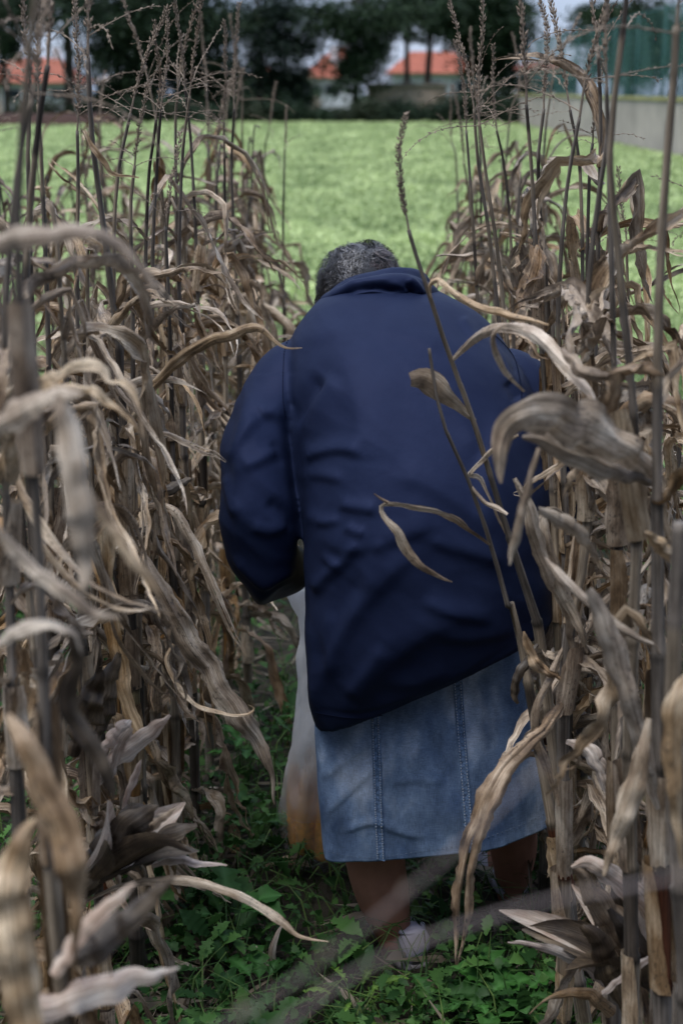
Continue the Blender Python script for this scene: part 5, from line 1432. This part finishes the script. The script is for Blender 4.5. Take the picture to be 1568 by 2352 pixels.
# --- left hero stalks
H_, _ = stalk_px('corn stalk with a bare yellow section above a black node, left of the path', GRL,
    [(308, 1900, 2.28), (306, 1600, 2.28), (301, 1478, 2.28), (286, 1210, 2.28), (284, 970, 2.28), (270, 780, 2.28), (238, 520, 2.28), (210, 300, 2.28), (203, 130, 2.28)], .0145, .0045, 14, (3, .9), True,
    seg={3: AMBER, 4: STRAW}, spacing=.155, lmax=.5, lrange=(.55, .86))
px_leaf(H_, [(287, 1000, 2.28, 12), (305, 955, 2.26, 26), (345, 895, 2.24, 34), (405, 832, 2.21, 36), (470, 790, 2.18, 36), (530, 768, 2.15, 36), (575, 750, 2.13, 30), (600, 752, 2.12, 24), (630, 782, 2.11, 18), (658, 798, 2.10, 9), (693, 799, 2.09, 2)], 41, M_LEAF, (40, 10, -10, 15, 40), (1.2, .9, 1.2), .8, n=64, cols=9)
px_leaf(H_, [(290, 1000, 2.28, 10), (345, 990, 2.26, 18), (400, 1000, 2.24, 22), (450, 1025, 2.22, 24), (490, 1040, 2.2, 14), (520, 1060, 2.19, 4)], 42, M_LEAF, (60, 30, 60), (1.2, 1.0), 1.2, .5, n=50, wave=1.8)
px_leaf(H_, [(292, 1185, 2.28, 10), (340, 1160, 2.25, 24), (395, 1165, 2.23, 28), (425, 1210, 2.22, 34), (460, 1280, 2.21, 34), (490, 1350, 2.2, 30), (520, 1420, 2.2, 20), (550, 1480, 2.2, 10), (566, 1508, 2.2, 3)], 43, M_LEAF, (50, 20, -10, 20), (1.2, .9), 1.2, .3, n=60)
px_leaf(H_, [(300, 1230, 2.27, 20), (335, 1290, 2.2, 46), (375, 1360, 2.17, 60), (420, 1440, 2.15, 70), (480, 1540, 2.14, 86), (540, 1620, 2.13, 84), (590, 1700, 2.13, 58), (622, 1770, 2.13, 28), (633, 1845, 2.13, 4)], 44, M_LEAF, (20, -10, 15, 0), (1.3, .9, .8), 1.3, .0, 11, 64)
px_leaf(H_, [(400, 1480, 2.12, 14), (385, 1520, 2.11, 20), (410, 1570, 2.10, 24), (450, 1615, 2.09, 22), (510, 1635, 2.08, 18), (560, 1640, 2.08, 14), (582, 1628, 2.08, 8), (570, 1620, 2.08, 4)], 45, M_LEAF, (20, 50, 70), (1.1, 1.0), .7, n=50)
px_leaf(H_, [(210, 1265, 2.2, 24), (225, 1275, 2.15, 56), (248, 1360, 2.13, 60), (262, 1470, 2.12, 58), (282, 1580, 2.11, 52), (310, 1660, 2.10, 46), (335, 1710, 2.10, 24), (352, 1742, 2.10, 3)], 46, M_LEAFB, (40, 0, -15, 10), (1.1, .8), .9, n=56)
px_leaf(H_, [(265, 800, 2.27, 12), (240, 770, 2.24, 30), (218, 800, 2.22, 44), (205, 850, 2.21, 44), (200, 900, 2.2, 30)], 47, M_LEAF, (20, -20), (1.0, .9), 1.0)
px_leaf(H_, [(205, 320, 2.28, 8), (190, 300, 2.27, 16), (205, 330, 2.26, 22), (235, 370, 2.25, 24), (260, 400, 2.25, 16), (320, 408, 2.25, 4)], 48, M_LEAF, (50, 20, 40), (1.3, 1.0), 1.0)
px_leaf(H_, [(440, 1100, 2.32, 12), (410, 1115, 2.3, 34), (370, 1135, 2.28, 30), (345, 1160, 2.27, 6)], 49, M_HUSKD, (10, 0), (.9, .8), .6)
# husks at bottom left
I_, _ = stalk_px('corn stalk at lower left with the large open dark husk and white inner blades', GRL,
    [(150, 2400, 1.85), (140, 2150, 1.85), (130, 1900, 1.85), (105, 1600, 1.85), (80, 1300, 1.85), (62, 900, 1.85), (62, 600, 1.85), (85, 320, 1.85), (110, 150, 1.85)], .015, .0045, 16, (4, .95), True, lmax=.5, lrange=(.45, .84), spacing=.15)
hx = husk(I_, P(170, 2040, 1.84), P(400, 1860, 1.80) - P(170, 2040, 1.84), 8, 6, .17, .06, .9, .30)
for pp, sd_, mt_, tw_ in [
     ([(180, 2060, 1.84, 60), (230, 1990, 1.82, 110), (280, 1920, 1.80, 100), (330, 1870, 1.79, 50), (362, 1850, 1.79, 10)], 51, M_HUSKD, (0, 15)),
     ([(190, 2000, 1.86, 50), (250, 1930, 1.85, 90), (310, 1880, 1.84, 70), (350, 1855, 1.84, 10)], 52, M_HUSKD, (20, 0)),
     ([(240, 1990, 1.86, 40), (320, 1960, 1.85, 76), (390, 1915, 1.84, 60), (450, 1895, 1.84, 14)], 53, M_HUSKD, (10, 30)),
     ([(220, 1800, 1.95, 30), (260, 1745, 1.94, 56), (310, 1710, 1.93, 52), (360, 1670, 1.92, 34), (392, 1645, 1.92, 8)], 54, M_HUSKP, (10, -20)),
     ([(255, 1790, 1.93, 14), (270, 1730, 1.92, 30), (290, 1690, 1.91, 26), (305, 1672, 1.91, 4)], 55, M_HUSKP, (10, 0)),
     ([(230, 1730, 1.95, 20), (262, 1690, 1.94, 44), (290, 1665, 1.94, 30), (300, 1655, 1.94, 6)], 56, M_HUSKP, (20, 0)),
     ([(215, 1700, 2.0, 30), (235, 1640, 1.99, 66), (250, 1560, 1.98, 50), (275, 1500, 1.98, 14)], 57, M_HUSKD, (0, 10)),
     ([(170, 1740, 1.9, 40), (190, 1660, 1.89, 90), (215, 1590, 1.88, 60), (230, 1530, 1.88, 10)], 58, M_HUSKD, (0, 10)),
     ([(350, 1985, 1.85, 20), (400, 1970, 1.84, 34), (460, 1980, 1.83, 26), (522, 1986, 1.83, 4)], 59, M_HUSKP, (30, 50)),
     ([(280, 1880, 1.9, 14), (290, 1830, 1.89, 20), (315, 1770, 1.88, 18), (325, 1745, 1.88, 4)], 60, M_HUSKP, (30, 10)),
     ([(330, 1920, 1.8, 22), (350, 1890, 1.79, 34), (385, 1870, 1.79, 20), (405, 1855, 1.79, 4)], 61, M_LEAF, (10, 20))]:
    px_leaf(hx, pp, sd_, mt_, tw_, (1.1, .6), .35, name='husk_blade', wave=.5)
px_leaf(I_, [(185, 2075, 1.84, 12), (260, 2040, 1.83, 24), (340, 2022, 1.82, 32), (430, 2022, 1.80, 32), (520, 2045, 1.79, 32), (590, 2078, 1.79, 30), (650, 2118, 1.79, 26), (690, 2150, 1.79, 14), (755, 2162, 1.79, 3)], 62, M_LEAF, (50, 20, 10, 35), (.9, .7), .6, n=64)
J_, _ = stalk_px('very near blurred corn stalk at lower left with wide pale drooping leaves', GRL,
    [(150, 2400, 1.18), (112, 1900, 1.18), (98, 1500, 1.18), (80, 1100, 1.18), (40, 600, 1.18), (60, 200, 1.18), (90, -60, 1.18)], .011, .0035, 17, (7, 1.0), False, spacing=.18)
for pp, sd_, mt_, tw_ in [
     ([(20, 1640, 1.05, 24), (55, 1700, 1.03, 70), (100, 1800, 1.02, 96), (140, 1900, 1.01, 110), (165, 2000, 1.0, 96), (178, 2080, 1.0, 60), (172, 2160, 1.0, 20), (170, 2240, 1.0, 4)], 63, M_LEAFB, (10, -10, 10)),
     ([(85, 1880, 1.02, 20), (45, 1950, 1.0, 80), (25, 2050, .99, 120), (35, 2170, .98, 140), (55, 2300, .98, 120), (75, 2400, .98, 60)], 64, M_LEAF, (10, 0, 5)),
     ([(-20, 980, 1.10, 70), (40, 945, 1.09, 84), (100, 915, 1.08, 70), (150, 900, 1.07, 40), (185, 905, 1.07, 14)], 65, M_LEAF, (20, 40)),
     ([(145, 905, 1.07, 50), (160, 1000, 1.06, 80), (175, 1110, 1.05, 86), (190, 1230, 1.05, 72), (195, 1310, 1.05, 46), (193, 1375, 1.05, 8)], 66, M_LEAF, (10, -10)),
     ([(200, 1120, 1.08, 20), (250, 1200, 1.07, 34), (300, 1280, 1.06, 34), (350, 1340, 1.06, 24), (370, 1365, 1.06, 6)], 67, M_LEAF, (20, 10)),
     ([(-20, 560, 1.15, 60), (40, 545, 1.14, 76), (120, 535, 1.13, 56), (200, 530, 1.12, 50), (270, 560, 1.12, 40), (330, 620, 1.12, 24), (380, 690, 1.12, 6)], 68, M_LEAF, (10, 40, 20)),
     ([(-20, 1200, 1.1, 30), (60, 1290, 1.1, 44), (150, 1360, 1.09, 44), (220, 1410, 1.09, 30), (275, 1418, 1.09, 8)], 69, M_LEAF, (20, 10)),
     ([(130, 2210, 1.12, 60), (200, 2180, 1.13, 110), (280, 2120, 1.14, 90), (350, 2060, 1.15, 50), (400, 2010, 1.15, 10)], 70, M_HUSKD, (0, 20)),
     ([(120, 2240, 1.1, 40), (180, 2150, 1.11, 60), (250, 2080, 1.12, 46), (310, 2030, 1.13, 12)], 71, M_HUSKP, (20, 10)),
     ([(60, 2330, 1.15, 80), (180, 2290, 1.17, 110), (290, 2255, 1.19, 80), (370, 2235, 1.2, 30), (412, 2222, 1.2, 6)], 72, M_HUSKP, (10, -10)),
     ([(170, 1440, 1.2, 40), (180, 1520, 1.2, 50), (160, 1620, 1.2, 60), (220, 1720, 1.2, 60), (255, 1800, 1.2, 40), (262, 1840, 1.2, 8)], 73, M_HUSKD, (10, 20)),
     ([(-10, 1480, 1.1, 30), (50, 1440, 1.1, 60), (110, 1430, 1.1, 50), (170, 1450, 1.1, 30), (190, 1500, 1.1, 10)], 74, M_LEAF, (30, 60))]:
    px_leaf(J_, pp, sd_, mt_, tw_, (.7, .4), .30, n=48, wave=.4)

# pale husks dropped on the ground
def ground_husk(label, blades, mat=M_HUSKP):
    b0 = P(*blades[0][0][:3])
    t = thing('corn_husk', label, 'corn husk', (b0[0], b0[1], 0), 'pale husks lying among the weeds')
    for i, pp in enumerate(blades): px_leaf(t, pp, 80 + i * 3 + len(label), mat, (10, 30), (.9, .6), .5, n=30, name='husk_blade')
ground_husk('pale husk with curved blades on the ground at bottom left of the path',
    [[(655, 2330, 2.32, 40), (600, 2270, 2.33, 48), (575, 2220, 2.34, 36), (550, 2170, 2.34, 8)],
     [(660, 2320, 2.32, 30), (632, 2240, 2.32, 26), (622, 2190, 2.32, 22), (635, 2150, 2.32, 14), (652, 2120, 2.33, 3)],
     [(640, 2300, 2.33, 20), (615, 2220, 2.34, 30), (585, 2175, 2.35, 12)]])
ground_husk('tan husk lying beneath the plastic bag', [[(610, 1990, 2.75, 10), (650, 1975, 2.75, 22), (690, 1978, 2.75, 26), (715, 1990, 2.75, 8)]], M_LEAF)

# out of focus twigs very near the lens
def near_twig(label, pts, r_):
    q = np.array([P(*a) for a in pts])
    t = thing('dry_twig', label, 'twig', tuple(q[0]))
    mb = MB(); mb.tube(resample(q, 30), np.linspace(r_, r_ * .8, 30), 8, np.array([(0.27, 0.225, 0.21)] * 30)); mb.build('stem', M_STEM, t, True, None, True, True)
    mb = MB()
    w = resample(q, 30)
    for i in range(2, 28, 3):
        d = norm(w[i + 1] - w[i]); o_ = norm(np.array([math.sin(i), .3, math.cos(i)]))
        mb.tube([w[i], w[i] + (d * .7 + o_ * .5) * .006, w[i] + (d + o_ * .4) * .010], [.0006, .0009, .0002], 5)
    mb.build('spikelets', M_TASSEL, t)
near_twig('very blurred grey twig rising from bottom centre towards the skirt', [(380, 2440, .50), (620, 2290, .51), (860, 2110, .52), (1080, 1920, .53), (1260, 1740, .54)], .0008)
near_twig('very blurred grey twig crossing the lower right, sloping to the right edge', [(560, 2420, .50), (860, 2210, .51), (1180, 2090, .52), (1420, 2040, .53), (1640, 2000, .54)], .0011)

# --- mid stalks whose tassels show: (top px of stem, low px, Y, tassel, scale, seed, side)
MID = [
 ('L', [(190, 1300), (178, 700), (180, 440), (178, 300)], 2.45, 1, .75, 'corn stalk whose straight thick spike rises beside the tallest left stem'),
 ('L', [(272, 1300), (262, 700), (268, 430), (300, 260)], 2.55, 2, .62, 'corn stalk with its spike bent to the right in front of the broad dark pine'),
 ('L', [(352, 1300), (350, 650), (362, 360), (370, 250)], 2.8, 3, .60, 'corn stalk with a short erect spike and many side branches, left part'),
 ('L', [(432, 1300), (412, 700), (418, 380), (436, 220)], 2.9, 4, .72, 'tall corn stalk with the highest spike before the broad dark pine'),
 ('L', [(470, 1300), (455, 700), (440, 350), (425, 200)], 3.2, 2, .78, 'corn stalk with its spike leaning left, beside the highest left spike'),
 ('L', [(520, 1200), (518, 700), (516, 400), (514, 280)], 3.5, 5, .75, 'faintly blurred corn stalk with an upright spike, right part of the left thicket'),
 ('L', [(560, 1200), (545, 700), (532, 400), (538, 250)], 3.6, 1, .80, 'corn stalk with slim pale spike, rightmost tall one of the left thicket'),
 ('L', [(120, 1300), (112, 800), (98, 420), (88, 240)], 2.15, 6, .55, 'thin dark corn stalk near the left edge with drooping side branches'),
 ('L', [(20, 1300), (10, 800), (40, 400), (75, 230)], 1.55, 7, .9, 'blurred tall corn stalk at the left edge with a heavy tassel'),
 ('L', [(310, 1200), (305, 700), (300, 480), (310, 380)], 2.4, 3, .45, 'short corn stalk with a small drooping brown tassel over the green field'),
 ('L', [(400, 1500), (396, 1000), (388, 700), (380, 520)], 2.65, 4, .55, 'middle-height corn stalk in the left thicket with its tassel below the hedge line'),
 ('L', [(655, 900), (650, 560), (652, 420), (654, 340)], 4.9, 1, .45, 'lone thin corn tassel against the green field, left of the head'),
 ('R', [(1190, 1150), (1150, 650), (1118, 420), (1100, 280)], 2.75, 5, .82, 'corn stalk in the clump of upright spikes right of the field, tallest spike'),
 ('R', [(1175, 1100), (1130, 600), (1098, 380), (1088, 250)], 2.85, 4, .70, 'corn stalk in the clump of upright spikes, side branches spread flat'),
 ('R', [(1110, 1000), (1092, 620), (1078, 400), (1070, 300)], 3.2, 1, .62, 'corn stalk at the left of the clump of upright right-hand spikes'),
 ('R', [(1180, 1100), (1175, 620), (1160, 400), (1140, 300)], 3.3, 2, .60, 'corn stalk behind the clump of upright spikes, leaning left'),
 ('R', [(1278, 1300), (1240, 760), (1222, 420), (1208, 240)], 2.35, 1, .95, 'corn stalk with a long thick spike leaving the top of the frame, right of centre'),
 ('R', [(1262, 1300), (1262, 800), (1235, 420), (1248, 250)], 2.5, 0, .60, 'corn stalk with a dark spike leaning right against the open sky'),
 ('R', [(1300, 1300), (1280, 800), (1298, 460), (1330, 270)], 2.3, 6, .95, 'corn stalk with arching side branches and long spike slanting to top right'),
 ('R', [(1420, 1300), (1408, 800), (1398, 420), (1392, 200)], 1.95, 2, .80, 'blurred grey corn stalk with a plain spike left of the rightmost stalks'),
 ('R', [(1340, 1300), (1345, 760), (1352, 420), (1360, 330)], 2.6, 3, .45, 'corn stalk with a small thin tassel in front of the concrete wall'),
 ('R', [(1460, 1300), (1450, 900), (1440, 640), (1438, 560)], 2.9, 3, .5, 'short corn stalk before the far green, near the right edge'),
]
for i, (sd_, pp, Y, ti, sc, lab) in enumerate(MID):
    tL = 12 if Y < 3.3 else 10
    stalk_px(lab, GRL if sd_ == 'L' else GRR, [(a, b_, Y) for a, b_ in pp], .0125, .0034, 100 + i * 7, (ti, sc), True, lmax=.60, spacing=.125, leaf_top=.88)

# --- the rest of the rows
def row_stalk(x, y, rg, label, group, h=None, cols=5, nseg=20, dens=1.0):
    h = h or rg.uniform(1.22, 1.50)
    lx, ly = rg.uniform(-.07, .07), rg.uniform(-.06, .06)
    broken = rg.random() < .5
    path = [(x, y, -.02), (x + lx * .3, y + ly * .3, h * .4), (x + lx, y + ly, h), (x + lx * 1.5, y + ly * 1.5, h + (rg.uniform(.02, .06) if broken else rg.uniform(.12, .25)))]
    t = thing('corn_stalk', label, 'corn stalk', (x, y, 0), group)
    nd = stem(t, path, rg.uniform(.010, .0135), .0035, rg, None, 7, .13)
    sheaths(t, nd, .012, rg, .5, 5)
    if not broken: put_tassel(t, path[-1], norm(np.array(path[-1]) - np.array(path[-2])), rg.randrange(8), rg.uniform(.6, 1.0), rg.uniform(0, 6))
    az0 = rg.uniform(0, 6.28)
    for i, (p, tt) in enumerate(nd):
        f = p[2] / h
        if i == 0 or f > 1.02 or rg.random() > dens: continue
        rand_leaf(t, p, az0 + (i % 2) * math.pi + rg.uniform(-.7, .7), rg.uniform(.3, 1.15) if f > .3 else rg.uniform(-.4, .5), rg.uniform(.30, .60), rg.uniform(.016, .040), rg, cols, nseg + 12, f < .3)
        for _ in range(rg.choice([0, 1, 1, 2]) if f > .3 else rg.choice([0, 0, 1])): rand_leaf(t, p + np.array([0, 0, rg.uniform(-.05, .05)]), rg.uniform(0, 6.28), rg.uniform(.1, 1.3), rg.uniform(.14, .45), rg.uniform(.010, .034), rg, cols, nseg + 8, rg.random() < .5)
    return t
rgs = random.Random(77)
ROWS = [('L', -.43, 1.75, 6.4, .20, 'row left of path', GRL), ('L', -.98, 3.2, 7.0, .25, 'second row left of the path', GRL),
        ('R', .50, 2.0, 5.7, .21, 'row right of path', GRR)]
for side, X0, ya, yb, stp, rowname, grp in ROWS:
    y = ya; k = 0
    while y < yb:
        x = X0 + rgs.uniform(-.07, .07)
        lab = f'dry leafy corn stalk, {ORD[min(k, 29)]} from the front in the {rowname}'
        row_stalk(x, y, rgs, lab, grp, cols=7 if y < 3 else 5, dens=1.0)
        y += stp * rgs.uniform(.75, 1.25); k += 1
# leaning stems low in the thickets
